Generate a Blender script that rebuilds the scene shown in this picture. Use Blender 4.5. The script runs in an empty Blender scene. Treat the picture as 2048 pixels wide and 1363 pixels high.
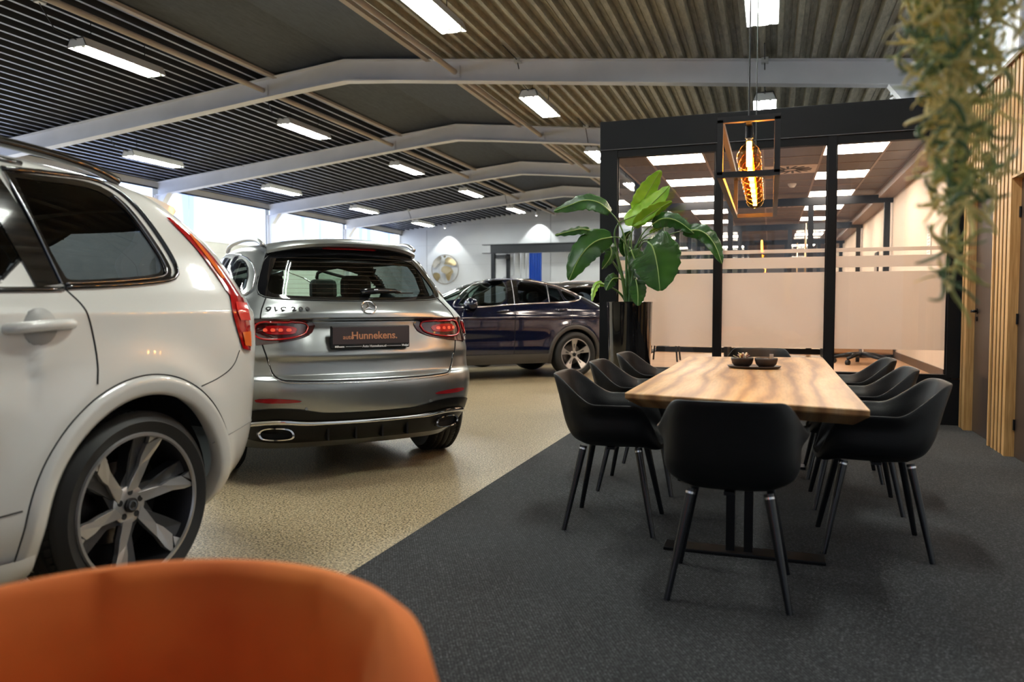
import bpy, bmesh, math, random
import numpy as np
from mathutils import Vector, Matrix
from mathutils.bvhtree import BVHTree

# ------------------------------------------------------------------ camera
FPX, EYE = 1520.0, 1.15
YAW, PITCH = math.radians(18.75), math.radians(2.66)
scene = bpy.context.scene
C = scene.collection
cam_d = bpy.data.cameras.new('camera')
cam = bpy.data.objects.new('camera', cam_d)
C.objects.link(cam)
cam_d.sensor_width = 36.0
cam_d.lens = FPX / 2048 * 36.0
cam_d.clip_start, cam_d.clip_end = 0.05, 200
cam.location = (0, 0, EYE)
cam.rotation_euler = (math.radians(90) - PITCH, 0, YAW)
cam_d.dof.use_dof = True
cam_d.dof.focus_distance = 5.5
cam_d.dof.aperture_fstop = 2.2
scene.camera = cam

# ------------------------------------------------------------------ world and exposure
world = bpy.data.worlds.new('world')
scene.world = world
world.use_nodes = True
bg = world.node_tree.nodes['Background']
bg.inputs['Color'].default_value = (0.72, 0.82, 1.0, 1)
bg.inputs['Strength'].default_value = 0.22
scene.view_settings.view_transform = 'Standard'
scene.view_settings.look = 'None'
scene.view_settings.gamma = 1.0
scene.view_settings.use_curve_mapping = False
scene.view_settings.exposure = 1.07
cy = scene.cycles
cy.max_bounces = 8
cy.diffuse_bounces = 3
cy.glossy_bounces = 4
cy.transmission_bounces = 6
cy.transparent_max_bounces = 16
cy.caustics_reflective = False
cy.caustics_refractive = False
cy.sample_clamp_indirect = 4.0
cy.use_denoising = True

TUBE_W = 135.0      # fluorescent tubes
WIN_W = 1.6        # daylight on the translucent clerestory panes
PANEL_W = 21.0      # office ceiling panels
BULB_W = 65.0       # pendant filaments
SPOT_W = 60.0      # wall washers

# ------------------------------------------------------------------ pixel helper (2048 x 1363 frame): a direction only
_cy, _sy = math.cos(YAW), math.sin(YAW)
FWD = Vector((-_sy * math.cos(PITCH), _cy * math.cos(PITCH), -math.sin(PITCH)))
RGT = Vector((_cy, _sy, 0))
UPV = RGT.cross(FWD)
EYEV = Vector((0, 0, EYE))
def ray(px, py): return FWD + RGT * ((px - 1024) / FPX) + UPV * ((681.5 - py) / FPX)
def at_y(px, py, Y): d = ray(px, py); return EYEV + d * (Y / d.y)
def at_x(px, py, X): d = ray(px, py); return EYEV + d * (X / d.x)
def at_z(px, py, Z): d = ray(px, py); return EYEV + d * ((Z - EYE) / d.z)
def at_d(px, py, D): return EYEV + ray(px, py) * D

# ------------------------------------------------------------------ materials
MATS = {}
def mat(name, col, rough=0.5, metal=0.0, coat=0.0, spec=0.5, var=None, bump=None, sheen=0.0, emit=None, trans=0.0):
    """var=(scale, amount[, stretch]) colour noise; bump=(scale, strength)"""
    if name in MATS: return MATS[name]
    m = bpy.data.materials.new(name); m.use_nodes = True
    nt = m.node_tree; b = nt.nodes['Principled BSDF']
    b.inputs['Base Color'].default_value = (*col, 1)
    b.inputs['Roughness'].default_value = rough
    b.inputs['Metallic'].default_value = metal
    b.inputs['Coat Weight'].default_value = coat
    b.inputs['Coat Roughness'].default_value = 0.04
    b.inputs['Specular IOR Level'].default_value = spec
    b.inputs['Sheen Weight'].default_value = sheen
    b.inputs['Transmission Weight'].default_value = trans
    if emit:
        b.inputs['Emission Color'].default_value = (*emit[0], 1)
        b.inputs['Emission Strength'].default_value = emit[1]
    if var or bump:
        tc = nt.nodes.new('ShaderNodeTexCoord')
    if var:
        n = nt.nodes.new('ShaderNodeTexNoise'); n.inputs['Scale'].default_value = var[0]; n.inputs['Detail'].default_value = 5
        mp = nt.nodes.new('ShaderNodeMapping')
        if len(var) > 2: mp.inputs['Scale'].default_value = var[2]
        nt.links.new(tc.outputs['Object'], mp.inputs['Vector']); nt.links.new(mp.outputs['Vector'], n.inputs['Vector'])
        r = nt.nodes.new('ShaderNodeValToRGB'); a = var[1]
        r.color_ramp.elements[0].position = 0.3; r.color_ramp.elements[1].position = 0.7
        r.color_ramp.elements[0].color = (*[c * (1 - a) for c in col], 1)
        r.color_ramp.elements[1].color = (*[min(1, c * (1 + a)) for c in col], 1)
        nt.links.new(n.outputs['Fac'], r.inputs['Fac']); nt.links.new(r.outputs['Color'], b.inputs['Base Color'])
    if bump:
        n2 = nt.nodes.new('ShaderNodeTexNoise'); n2.inputs['Scale'].default_value = bump[0]; n2.inputs['Detail'].default_value = 3
        nt.links.new(tc.outputs['Object'], n2.inputs['Vector'])
        bp = nt.nodes.new('ShaderNodeBump'); bp.inputs['Strength'].default_value = bump[1]; bp.inputs['Distance'].default_value = 0.01
        nt.links.new(n2.outputs['Fac'], bp.inputs['Height']); nt.links.new(bp.outputs['Normal'], b.inputs['Normal'])
    MATS[name] = m
    return m

def emat(name, col, strength):
    if name in MATS: return MATS[name]
    m = bpy.data.materials.new(name); m.use_nodes = True; nt = m.node_tree
    nt.nodes.remove(nt.nodes['Principled BSDF'])
    e = nt.nodes.new('ShaderNodeEmission'); e.inputs['Color'].default_value = (*col, 1); e.inputs['Strength'].default_value = strength
    nt.links.new(e.outputs['Emission'], nt.nodes['Material Output'].inputs['Surface'])
    MATS[name] = m
    return m

def glass(name, tint=(1, 1, 1), ior=1.45, rough=0.0, boost=1.0):
    """thin pane: tinted transparency with a Fresnel reflection on top"""
    if name in MATS: return MATS[name]
    m = bpy.data.materials.new(name); m.use_nodes = True; nt = m.node_tree
    nt.nodes.remove(nt.nodes['Principled BSDF'])
    t = nt.nodes.new('ShaderNodeBsdfTransparent'); t.inputs['Color'].default_value = (*tint, 1)
    g = nt.nodes.new('ShaderNodeBsdfGlossy'); g.inputs['Roughness'].default_value = rough
    g.inputs['Color'].default_value = (1, 1, 1, 1)
    # Schlick reflectance, the same from both faces of the thin pane
    f0 = ((ior - 1) / (ior + 1)) ** 2
    ge = nt.nodes.new('ShaderNodeNewGeometry'); dp = nt.nodes.new('ShaderNodeVectorMath'); dp.operation = 'DOT_PRODUCT'
    nt.links.new(ge.outputs['Normal'], dp.inputs[0]); nt.links.new(ge.outputs['Incoming'], dp.inputs[1])
    def mth(op, a, b_=0.0):
        n_ = nt.nodes.new('ShaderNodeMath'); n_.operation = op
        for i_, v_ in enumerate((a, b_)):
            if isinstance(v_, (int, float)): n_.inputs[i_].default_value = v_
            else: nt.links.new(v_, n_.inputs[i_])
        return n_.outputs[0]
    sch = mth('ADD', mth('MULTIPLY', mth('POWER', mth('SUBTRACT', 1.0, mth('ABSOLUTE', dp.outputs['Value'])), 5.0), 1 - f0), f0)
    mm = nt.nodes.new('ShaderNodeMath'); mm.operation = 'MULTIPLY'; mm.inputs[1].default_value = boost; mm.use_clamp = True
    x = nt.nodes.new('ShaderNodeMixShader')
    nt.links.new(sch, mm.inputs[0]); nt.links.new(mm.outputs[0], x.inputs['Fac'])
    nt.links.new(t.outputs[0], x.inputs[1]); nt.links.new(g.outputs[0], x.inputs[2])
    nt.links.new(x.outputs[0], nt.nodes['Material Output'].inputs['Surface'])
    MATS[name] = m
    return m

class NT:
    """small node-graph helper"""
    def __init__(s, name):
        s.m = bpy.data.materials.new(name); s.m.use_nodes = True; s.t = s.m.node_tree
        s.b = s.t.nodes['Principled BSDF']; MATS[name] = s.m
        s.tc = s.t.nodes.new('ShaderNodeTexCoord')
    def n(s, typ, **kw):
        nd = s.t.nodes.new(typ)
        for k, v in kw.items():
            if k in nd.inputs: nd.inputs[k].default_value = v
            else: setattr(nd, k, v)
        return nd
    def l(s, a, b): s.t.links.new(a, b)
    def mapping(s, scale=(1, 1, 1), rot=(0, 0, 0), src='Object'):
        mp = s.n('ShaderNodeMapping'); mp.inputs['Scale'].default_value = scale; mp.inputs['Rotation'].default_value = rot
        s.l(s.tc.outputs[src], mp.inputs['Vector']); return mp.outputs['Vector']
    def ramp(s, fac, stops):
        r = s.n('ShaderNodeValToRGB'); e = r.color_ramp.elements
        while len(e) < len(stops): e.new(0.5)
        for el, (p, c) in zip(e, stops): el.position = p; el.color = (*c, 1)
        s.l(fac, r.inputs['Fac']); return r.outputs['Color']
    def bump(s, h, strength=0.3, dist=0.01):
        bp = s.n('ShaderNodeBump', Strength=strength, Distance=dist); s.l(h, bp.inputs['Height']); s.l(bp.outputs['Normal'], s.b.inputs['Normal'])

# ------------------------------------------------------------------ mesh helpers
class MB:
    def __init__(s): s.v = []; s.f = []; s.mi = []; s.cur = 0
    def add(s, vs, fs):
        o = len(s.v); s.v += [tuple(p) for p in vs]
        s.f += [tuple(i + o for i in f) for f in fs]; s.mi += [s.cur] * len(fs); return s
    def box(s, lo, hi, mx=None):
        x0, y0, z0 = lo; x1, y1, z1 = hi
        vs = [Vector(p) for p in ((x0,y0,z0),(x1,y0,z0),(x1,y1,z0),(x0,y1,z0),(x0,y0,z1),(x1,y0,z1),(x1,y1,z1),(x0,y1,z1))]
        if mx: vs = [mx @ p for p in vs]
        return s.add(vs, [(0,3,2,1),(4,5,6,7),(0,1,5,4),(1,2,6,5),(2,3,7,6),(3,0,4,7)])
    def bar(s, a, b, w, h, up=(0, 0, 1)):
        """square bar from a to b, w across, h along up"""
        a, b = Vector(a), Vector(b); d = (b - a).normalized(); u = Vector(up)
        if abs(d.dot(u)) > 0.99: u = Vector((0, 1, 0))
        r = d.cross(u).normalized(); u = r.cross(d)
        vs = [p + r * sx * w / 2 + u * sz * h / 2 for p in (a, b) for sx, sz in ((-1,-1),(1,-1),(1,1),(-1,1))]
        return s.add(vs, [(0,1,2,3),(7,6,5,4),(0,4,5,1),(1,5,6,2),(2,6,7,3),(3,7,4,0)])
    def tube(s, pts, rad, n=8, cap=True, closed=False, flat=None):
        pts = [Vector(p) for p in pts]; N = len(pts)
        rads = rad if isinstance(rad, (list, tuple)) else [rad] * N
        rings = []; prev = None
        for i, p in enumerate(pts):
            if closed: d = pts[(i + 1) % N] - pts[i - 1]
            else: d = pts[min(i + 1, N - 1)] - pts[max(i - 1, 0)]
            if d.length < 1e-9: d = Vector((0, 0, 1))
            d.normalize()
            if prev is None:
                u = Vector((0, 0, 1)) if abs(d.z) < 0.9 else Vector((1, 0, 0))
            else: u = prev
            u = (u - d * u.dot(d))
            if u.length < 1e-6: u = d.orthogonal()
            u.normalize(); prev = u; r = d.cross(u)
            k = flat or 1.0
            rings.append([p + (u * math.cos(2*math.pi*j/n) * k + r * math.sin(2*math.pi*j/n)) * rads[i] for j in range(n)])
        vs = [q for rg in rings for q in rg]; fs = []
        M = N if closed else N - 1
        for i in range(M):
            a, b = i * n, ((i + 1) % N) * n
            for j in range(n):
                k2 = (j + 1) % n; fs.append((a + j, a + k2, b + k2, b + j))
        if cap and not closed:
            fs.append(tuple(range(n - 1, -1, -1))); fs.append(tuple((N - 1) * n + j for j in range(n)))
        return s.add(vs, fs)
    def cyl(s, a, b, r0, r1=None, n=16, cap=True): return s.tube([a, b], [r0, r0 if r1 is None else r1], n, cap)
    def lathe(s, prof, n=32, c=(0, 0, 0), axis='z', cap=False):
        c = Vector(c); vs = []; m = len(prof)
        for j in range(n):
            a = 2 * math.pi * j / n; ca, sa = math.cos(a), math.sin(a)
            for r, h in prof:
                if axis == 'z': p = Vector((r * ca, r * sa, h))
                else: p = Vector((h, r * ca, r * sa))
                vs.append(c + p)
        fs = []
        for j in range(n):
            k = (j + 1) % n
            for i in range(m - 1): fs.append((j*m+i, k*m+i, k*m+i+1, j*m+i+1))
        if cap:
            fs.append(tuple(j*m+m-1 for j in range(n))); fs.append(tuple(j*m for j in range(n-1, -1, -1)))
        return s.add(vs, fs)
    def prism(s, poly, lo, hi, fn):
        """poly list of 2d; fn(u,v,w)->3d; extruded from w=lo to hi"""
        n = len(poly); vs = [fn(u, v, lo) for u, v in poly] + [fn(u, v, hi) for u, v in poly]
        fs = [tuple(range(n - 1, -1, -1)), tuple(range(n, 2 * n))] + [(i, (i+1) % n, n + (i+1) % n, n + i) for i in range(n)]
        return s.add(vs, fs)
    def grid(s, rows, closed=False):
        m = len(rows[0]); vs = [p for r in rows for p in r]; fs = []
        for i in range(len(rows) - 1):
            for j in range(m if closed else m - 1):
                k = (j + 1) % m; fs.append((i*m+j, i*m+k, (i+1)*m+k, (i+1)*m+j))
        return s.add(vs, fs)
    def build(s, name, m, parent=None, smooth=False, bevel=0, solid=0, sub=0, autos=None, loc=None, rotz=None):
        me = bpy.data.meshes.new(name); me.from_pydata(s.v, [], s.f)
        ms = m if isinstance(m, (list, tuple)) else [m]
        for q in ms: me.materials.append(q)
        if len(ms) > 1: me.polygons.foreach_set('material_index', s.mi)
        if smooth:
            me.polygons.foreach_set('use_smooth', [True] * len(me.polygons))
            if autos: me.set_sharp_from_angle(angle=math.radians(autos))
        me.update()
        o = bpy.data.objects.new(name, me); C.objects.link(o)
        if parent is not None: o.parent = parent
        if loc is not None: o.location = loc
        if rotz is not None: o.rotation_euler = (0, 0, rotz)
        if solid: md = o.modifiers.new('solid', 'SOLIDIFY'); md.thickness = solid; md.offset = 0
        if bevel: md = o.modifiers.new('bevel', 'BEVEL'); md.width = bevel; md.segments = 2; md.limit_method = 'ANGLE'; md.angle_limit = math.radians(40)
        if sub: md = o.modifiers.new('sub', 'SUBSURF'); md.levels = sub; md.render_levels = sub
        return o

def bx(name, lo, hi, m, parent=None, bevel=0): return MB().box(lo, hi).build(name, m, parent, bevel=bevel)
def empty(name, loc=(0, 0, 0), rotz=0, parent=None):
    o = bpy.data.objects.new(name, None); C.objects.link(o); o.location = loc; o.rotation_euler = (0, 0, rotz)
    o.empty_display_size = 0.1
    if parent is not None: o.parent = parent
    return o
def tag(o, label, cat=None, group=None, kind=None):
    o['label'] = label
    if cat: o['category'] = cat
    if group: o['group'] = group
    if kind: o['kind'] = kind
    return o
def struct(o, label=None):
    o['kind'] = 'structure'
    if label: o['label'] = label
    return o
def copy_tree(o, parent=None):
    c = o.copy(); C.objects.link(c)
    if parent is not None: c.parent = parent
    for ch in list(o.children): copy_tree(ch, c)
    return c
def dup(o, loc=None, rotz=None, label=None, group=None):
    c = copy_tree(o)
    if loc is not None: c.location = loc
    if rotz is not None: c.rotation_euler = (0, 0, rotz)
    if label: c['label'] = label
    if group: c['group'] = group
    return c
def text(name, body, size, m, parent, mx, extrude=0.001, align='CENTER', spacing=1.0, bold=0.0):
    cu = bpy.data.curves.new(name, 'FONT'); cu.body = body; cu.size = size; cu.extrude = extrude
    cu.align_x = align; cu.align_y = 'CENTER'; cu.space_character = spacing; cu.resolution_u = 3
    cu.materials.append(m)
    cu.offset = bold
    t = bpy.data.objects.new(name, cu); C.objects.link(t)
    me = bpy.data.meshes.new_from_object(t.evaluated_get(bpy.context.evaluated_depsgraph_get()))
    bpy.data.objects.remove(t); bpy.data.curves.remove(cu); me.name = name
    o = bpy.data.objects.new(name, me); C.objects.link(o); o.parent = parent; o.matrix_local = mx
    return o
def chaikin(pts, k=2, closed=True):
    for _ in range(k):
        q = []
        n = len(pts)
        for i in range(n if closed else n - 1):
            a, b = pts[i], pts[(i + 1) % n]
            q.append(tuple(a[t] * .75 + b[t] * .25 for t in range(len(a)))); q.append(tuple(a[t] * .25 + b[t] * .75 for t in range(len(a))))
        if not closed: q = [tuple(pts[0])] + q + [tuple(pts[-1])]
        pts = q
    return pts
def resample(pts, n, closed=False):
    p = [Vector(q) for q in pts]
    if closed: p.append(p[0])
    L = [0]
    for a, b in zip(p, p[1:]): L.append(L[-1] + (b - a).length)
    out = []
    T = L[-1]; N = n if closed else n - 1
    for i in range(n):
        t = T * i / N; j = 0
        while j < len(L) - 2 and L[j + 1] < t: j += 1
        seg = L[j + 1] - L[j]; k = (t - L[j]) / seg if seg > 1e-12 else 0
        out.append(p[j].lerp(p[j + 1], min(max(k, 0), 1)))
    return out
# ------------------------------------------------------------------ surface materials
def make_surface_mats():
    # pebble epoxy floor: beige stones with dark gaps
    q = NT('stone_floor'); v = q.mapping((1, 1, 1))
    vo = q.n('ShaderNodeTexVoronoi', Scale=120.0); q.l(v, vo.inputs['Vector'])
    n1 = q.n('ShaderNodeTexNoise', Scale=90.0, Detail=3.0, Roughness=0.75); q.l(v, n1.inputs['Vector'])
    n2 = q.n('ShaderNodeTexNoise', Scale=1.1, Detail=3.0); q.l(v, n2.inputs['Vector'])
    c1 = q.ramp(vo.outputs['Color'], [(0.0, (0.34, 0.25, 0.13)), (0.45, (0.54, 0.42, 0.25)), (0.8, (0.70, 0.59, 0.40)), (1.0, (0.22, 0.15, 0.075))])
    mk = q.ramp(n1.outputs['Fac'], [(0.42, (0.04, 0.03, 0.02)), (0.51, (1, 1, 1))])
    mx = q.n('ShaderNodeMix', data_type='RGBA', blend_type='MULTIPLY'); mx.inputs[0].default_value = 1.0
    q.l(c1, mx.inputs[6]); q.l(mk, mx.inputs[7])
    mx2 = q.n('ShaderNodeMix', data_type='RGBA', blend_type='MULTIPLY'); mx2.inputs[0].default_value = 0.6
    q.l(mx.outputs[2], mx2.inputs[6]); q.l(q.ramp(n2.outputs['Fac'], [(0.3, (0.8, 0.78, 0.74)), (0.7, (1, 1, 1))]), mx2.inputs[7])
    q.l(mx2.outputs[2], q.b.inputs['Base Color']); q.b.inputs['Roughness'].default_value = 0.34
    q.bump(n1.outputs['Fac'], 0.35, 0.004)
    # ribbed charcoal carpet
    q = NT('carpet'); v = q.mapping((1, 1, 1))
    w = q.n('ShaderNodeTexWave', Scale=30.0, Distortion=1.0, Detail=2.0); w.bands_direction = 'X'
    w.inputs['Detail Scale'].default_value = 8.0
    q.l(q.mapping((1, 1, 1), (0, 0, math.radians(-29))), w.inputs['Vector'])
    n1 = q.n('ShaderNodeTexNoise', Scale=110.0, Detail=3.0, Roughness=0.8); q.l(v, n1.inputs['Vector'])
    n2 = q.n('ShaderNodeTexNoise', Scale=2.3, Detail=3.0); q.l(v, n2.inputs['Vector'])
    c = q.ramp(n1.outputs['Fac'], [(0.36, (0.004, 0.0045, 0.0055)), (0.52, (0.022, 0.024, 0.027)), (0.70, (0.16, 0.165, 0.17))])
    mx = q.n('ShaderNodeMix', data_type='RGBA', blend_type='MULTIPLY'); mx.inputs[0].default_value = 0.75
    q.l(c, mx.inputs[6]); q.l(q.ramp(w.outputs['Fac'], [(0.2, (0.3, 0.3, 0.3)), (0.8, (1, 1, 1))]), mx.inputs[7])
    q.l(mx.outputs[2], q.b.inputs['Base Color'])
    q.b.inputs['Roughness'].default_value = 0.95; q.b.inputs['Specular IOR Level'].default_value = 0.15
    q.b.inputs['Sheen Weight'].default_value = 0.12
    q.bump(w.outputs['Fac'], 0.5, 0.004)
    # table slab: flowing walnut / parota grain
    q = NT('slab_wood')
    n0 = q.n('ShaderNodeTexNoise', Scale=1.1, Detail=2.0); q.l(q.mapping((1.6, 0.55, 1)), n0.inputs['Vector'])
    w = q.n('ShaderNodeTexWave', Scale=1.1, Distortion=10.0, Detail=2.0); w.bands_direction = 'X'; w.inputs['Detail Scale'].default_value = 0.9
    q.l(q.mapping((2.4, 0.6, 1)), w.inputs['Vector'])
    n1 = q.n('ShaderNodeTexNoise', Scale=9.0, Detail=6.0); q.l(q.mapping((9, 0.8, 1)), n1.inputs['Vector'])
    c = q.ramp(w.outputs['Fac'], [(0.0, (0.33, 0.16, 0.058)), (0.22, (0.47, 0.245, 0.092)), (0.6, (0.60, 0.34, 0.135)), (1.0, (0.66, 0.42, 0.21))])
    mx = q.n('ShaderNodeMix', data_type='RGBA', blend_type='MULTIPLY'); mx.inputs[0].default_value = 0.7
    q.l(c, mx.inputs[6]); q.l(q.ramp(n0.outputs['Fac'], [(0.3, (0.62, 0.55, 0.5)), (0.65, (1, 1, 1))]), mx.inputs[7])
    mx2 = q.n('ShaderNodeMix', data_type='RGBA', blend_type='MULTIPLY'); mx2.inputs[0].default_value = 0.35
    q.l(mx.outputs[2], mx2.inputs[6]); q.l(q.ramp(n1.outputs['Fac'], [(0.35, (0.5, 0.45, 0.4)), (0.6, (1, 1, 1))]), mx2.inputs[7])
    q.l(mx2.outputs[2], q.b.inputs['Base Color']); q.b.inputs['Roughness'].default_value = 0.42
    # oak battens
    q = NT('oak')
    n1 = q.n('ShaderNodeTexNoise', Scale=6.0, Detail=5.0); q.l(q.mapping((14, 14, 0.7)), n1.inputs['Vector'])
    q.l(q.ramp(n1.outputs['Fac'], [(0.3, (0.42, 0.235, 0.080)), (0.7, (0.66, 0.415, 0.175))]), q.b.inputs['Base Color']); q.b.inputs['Roughness'].default_value = 0.5
    # office plank floor
    q = NT('plank_floor')
    n1 = q.n('ShaderNodeTexNoise', Scale=3.0, Detail=5.0); q.l(q.mapping((1.0, 9, 1)), n1.inputs['Vector'])
    q.l(q.ramp(n1.outputs['Fac'], [(0.3, (0.26, 0.13, 0.06)), (0.7, (0.46, 0.27, 0.14))]), q.b.inputs['Base Color']); q.b.inputs['Roughness'].default_value = 0.4
    # galvanised decking
    q = NT('galvanised')
    n1 = q.n('ShaderNodeTexNoise', Scale=7.0, Detail=6.0, Roughness=0.7); q.l(q.mapping((3, 0.6, 3)), n1.inputs['Vector'])
    q.l(q.ramp(n1.outputs['Fac'], [(0.3, (0.30, 0.275, 0.20)), (0.7, (0.62, 0.57, 0.44))]), q.b.inputs['Base Color'])
    q.b.inputs['Metallic'].default_value = 0.35; q.b.inputs['Roughness'].default_value = 0.4
    # dark roof boards
    q = NT('black_board')
    n1 = q.n('ShaderNodeTexNoise', Scale=3.0, Detail=6.0, Roughness=0.7); q.l(q.mapping((6, 1.2, 1)), n1.inputs['Vector'])
    q.l(q.ramp(n1.outputs['Fac'], [(0.3, (0.007, 0.009, 0.013)), (0.75, (0.040, 0.047, 0.060))]), q.b.inputs['Base Color']); q.b.inputs['Roughness'].default_value = 0.55
    # frosted film on glass
    m = bpy.data.materials.new('frosted_film'); m.use_nodes = True; nt = m.node_tree; MATS['frosted_film'] = m
    nt.nodes.remove(nt.nodes['Principled BSDF'])
    t = nt.nodes.new('ShaderNodeBsdfTranslucent'); t.inputs['Color'].default_value = (0.93, 0.86, 0.80, 1)
    d = nt.nodes.new('ShaderNodeBsdfDiffuse'); d.inputs['Color'].default_value = (0.80, 0.74, 0.68, 1)
    x = nt.nodes.new('ShaderNodeMixShader'); x.inputs['Fac'].default_value = 0.35
    nt.links.new(t.outputs[0], x.inputs[1]); nt.links.new(d.outputs[0], x.inputs[2]); nt.links.new(x.outputs[0], nt.nodes['Material Output'].inputs['Surface'])
    # orange velvet
    q = NT('orange_velvet')
    n1 = q.n('ShaderNodeTexNoise', Scale=5.0, Detail=2.0); q.l(q.mapping(), n1.inputs['Vector'])
    q.l(q.ramp(n1.outputs['Fac'], [(0.3, (0.68, 0.120, 0.012)), (0.7, (0.90, 0.21, 0.028))]), q.b.inputs['Base Color'])
    q.b.inputs['Roughness'].default_value = 0.8; q.b.inputs['Sheen Weight'].default_value = 0.6; q.b.inputs['Sheen Tint'].default_value = (1, 0.45, 0.15, 1)
    # leaf
    q = NT('leaf_green')
    w = q.n('ShaderNodeTexWave', Scale=9.0, Distortion=1.5, Detail=2.0); w.bands_direction = 'Y'
    q.l(q.tc.outputs['UV'], w.inputs['Vector'])
    n1 = q.n('ShaderNodeTexNoise', Scale=4.0); q.l(q.mapping(), n1.inputs['Vector'])
    c = q.ramp(n1.outputs['Fac'], [(0.3, (0.009, 0.052, 0.008)), (0.7, (0.036, 0.125, 0.016))])
    q.l(c, q.b.inputs['Base Color']); q.b.inputs['Roughness'].default_value = 0.24
    q.bump(w.outputs['Fac'], 0.6, 0.008)
    q = NT('leaf_young')
    n1 = q.n('ShaderNodeTexNoise', Scale=5.0); q.l(q.mapping(), n1.inputs['Vector'])
    q.l(q.ramp(n1.outputs['Fac'], [(0.3, (0.10, 0.30, 0.012)), (0.7, (0.30, 0.52, 0.045))]), q.b.inputs['Base Color']); q.b.inputs['Roughness'].default_value = 0.35
make_surface_mats()
W_STEEL = mat('white_steel', (0.80, 0.80, 0.82), 0.45, var=(1.5, 0.06))
T_STEEL = mat('cream_tube', (0.50, 0.42, 0.34), 0.45)
W_WALL = mat('white_wall', (0.66, 0.68, 0.70), 0.6, var=(0.8, 0.05))
BLK = mat('black_frame', (0.006, 0.0065, 0.0075), 0.42, spec=.25)
BLKP = mat('black_plastic', (0.006, 0.006, 0.0065), 0.45, spec=.35)
BLKM = mat('black_steel', (0.012, 0.013, 0.015), 0.35, 0.5)
CHROME = mat('chrome', (0.82, 0.82, 0.84), 0.08, 1.0)
ALU = mat('aluminium', (0.62, 0.62, 0.64), 0.3, 1.0)
DKWOOD = mat('dark_door', (0.055, 0.040, 0.036), 0.32, var=(3, 0.12))
BEIGE = mat('beige_wall', (0.72, 0.58, 0.46), 0.6)
CLEAR = glass('office_glass', (0.93, 0.94, 0.94), 1.4)

# ------------------------------------------------------------------ hall shell
XR, ZR, SL = -7.2, 5.5, 0.1011      # ridge line, ridge height, roof slope
XL, XE = -16.3, 2.0
Y0, Y1 = -6.0, 32.0
def zroof(x): return ZR - SL * abs(x - XR)
struct(bx('floor', (XL - 0.3, Y0, -0.1), (XE + 0.3, Y1 + 0.3, 0.0), MATS['stone_floor']), 'beige and black pebble resin showroom floor')
struct(bx('floor_carpet', (-1.69, Y0, 0.0), (XE, 8.3, 0.006), MATS['carpet']), 'charcoal ribbed carpet under the meeting table')

def deck(xa, xb, name, m, label, lf=.062):
    """trapezoidal steel decking with ribs along the hall"""
    prof = []; x = xa; P = 0.236
    while x < xb:
        for dx, dz in ((0, 0.02), (lf, 0.02), (lf + .02, 0.115), (0.138, 0.115), (0.145, 0.103), (0.157, 0.103), (0.164, 0.115), (0.216, 0.115)):
            if x + dx <= xb: prof.append((x + dx, dz))
        x += P
    rows = [[(px, yy, zroof(px) + dz) for px, dz in prof] for yy in (Y0, 7, 12, 17, 22, 27, Y1)]
    b = MB(); b.grid(rows); ms = m if isinstance(m, list) else [m]
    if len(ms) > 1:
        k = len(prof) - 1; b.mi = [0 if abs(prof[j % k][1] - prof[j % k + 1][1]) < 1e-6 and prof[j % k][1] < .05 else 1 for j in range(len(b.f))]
    o = b.build(name, ms if len(ms) > 1 else ms[0]); struct(o, label); return o
deck(XL - 0.1, -8.70, 'ceiling_deck', [mat('deck_flange', (0.40, 0.43, 0.53), 0.4, 0.5, var=(5, 0.25)), mat('deck_recess_black', (0.012, 0.013, 0.016), 0.7)], 'dark ribbed steel roof deck on the window side', .042)  # lower flanges steel blue, webs and upper flanges coloured black
deck(-5.62, XE + 0.1, 'ceiling_deck', MATS['galvanised'], 'galvanised ribbed steel roof deck over the office')
# closed upper skin so that no daylight leaks between ribs
b = MB(); b.grid([[(x, yy, zroof(x) + 0.16) for x in (XL - 0.3, XR, XE + 0.3)] for yy in (Y0, Y1 + 0.3)]); struct(b.build('ceiling_skin', BLK), 'outer roof skin above the ribbed deck')
# smooth black boards either side of the ridge, each board its own piece
rb = empty('ceiling_ridge_boards'); struct(rb, 'smooth black boards lining the roof ridge')
bw = 1.53
for k in range(8):
    ya = Y0 + k * 4.75
    for xa, xb in ((-8.70, XR), (XR, -5.62)):
        b = MB(); b.add([(xa, ya + .01, zroof(xa) + .03), (xb, ya + .01, zroof(xb) + .03), (xb, ya + 4.74, zroof(xb) + .03), (xa, ya + 4.74, zroof(xa) + .03),
                         (xa, ya + .01, zroof(xa) + .05), (xb, ya + .01, zroof(xb) + .05), (xb, ya + 4.74, zroof(xb) + .05), (xa, ya + 4.74, zroof(xa) + .05)],
                        [(3, 2, 1, 0), (4, 5, 6, 7), (0, 1, 5, 4), (2, 3, 7, 6), (1, 2, 6, 5), (3, 0, 4, 7)])
        b.build('board', MATS['black_board'], rb)
# purlin trims and round struts along the hall
for x, nm in ((-8.70, 'trim_1'), (-5.60, 'trim_2')):
    struct(MB().bar((x, Y0, zroof(x) + 0.0), (x, Y1, zroof(x) + 0.0), 0.09, 0.05).build(nm, T_STEEL), 'cream purlin edging the black ridge boards')

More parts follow.
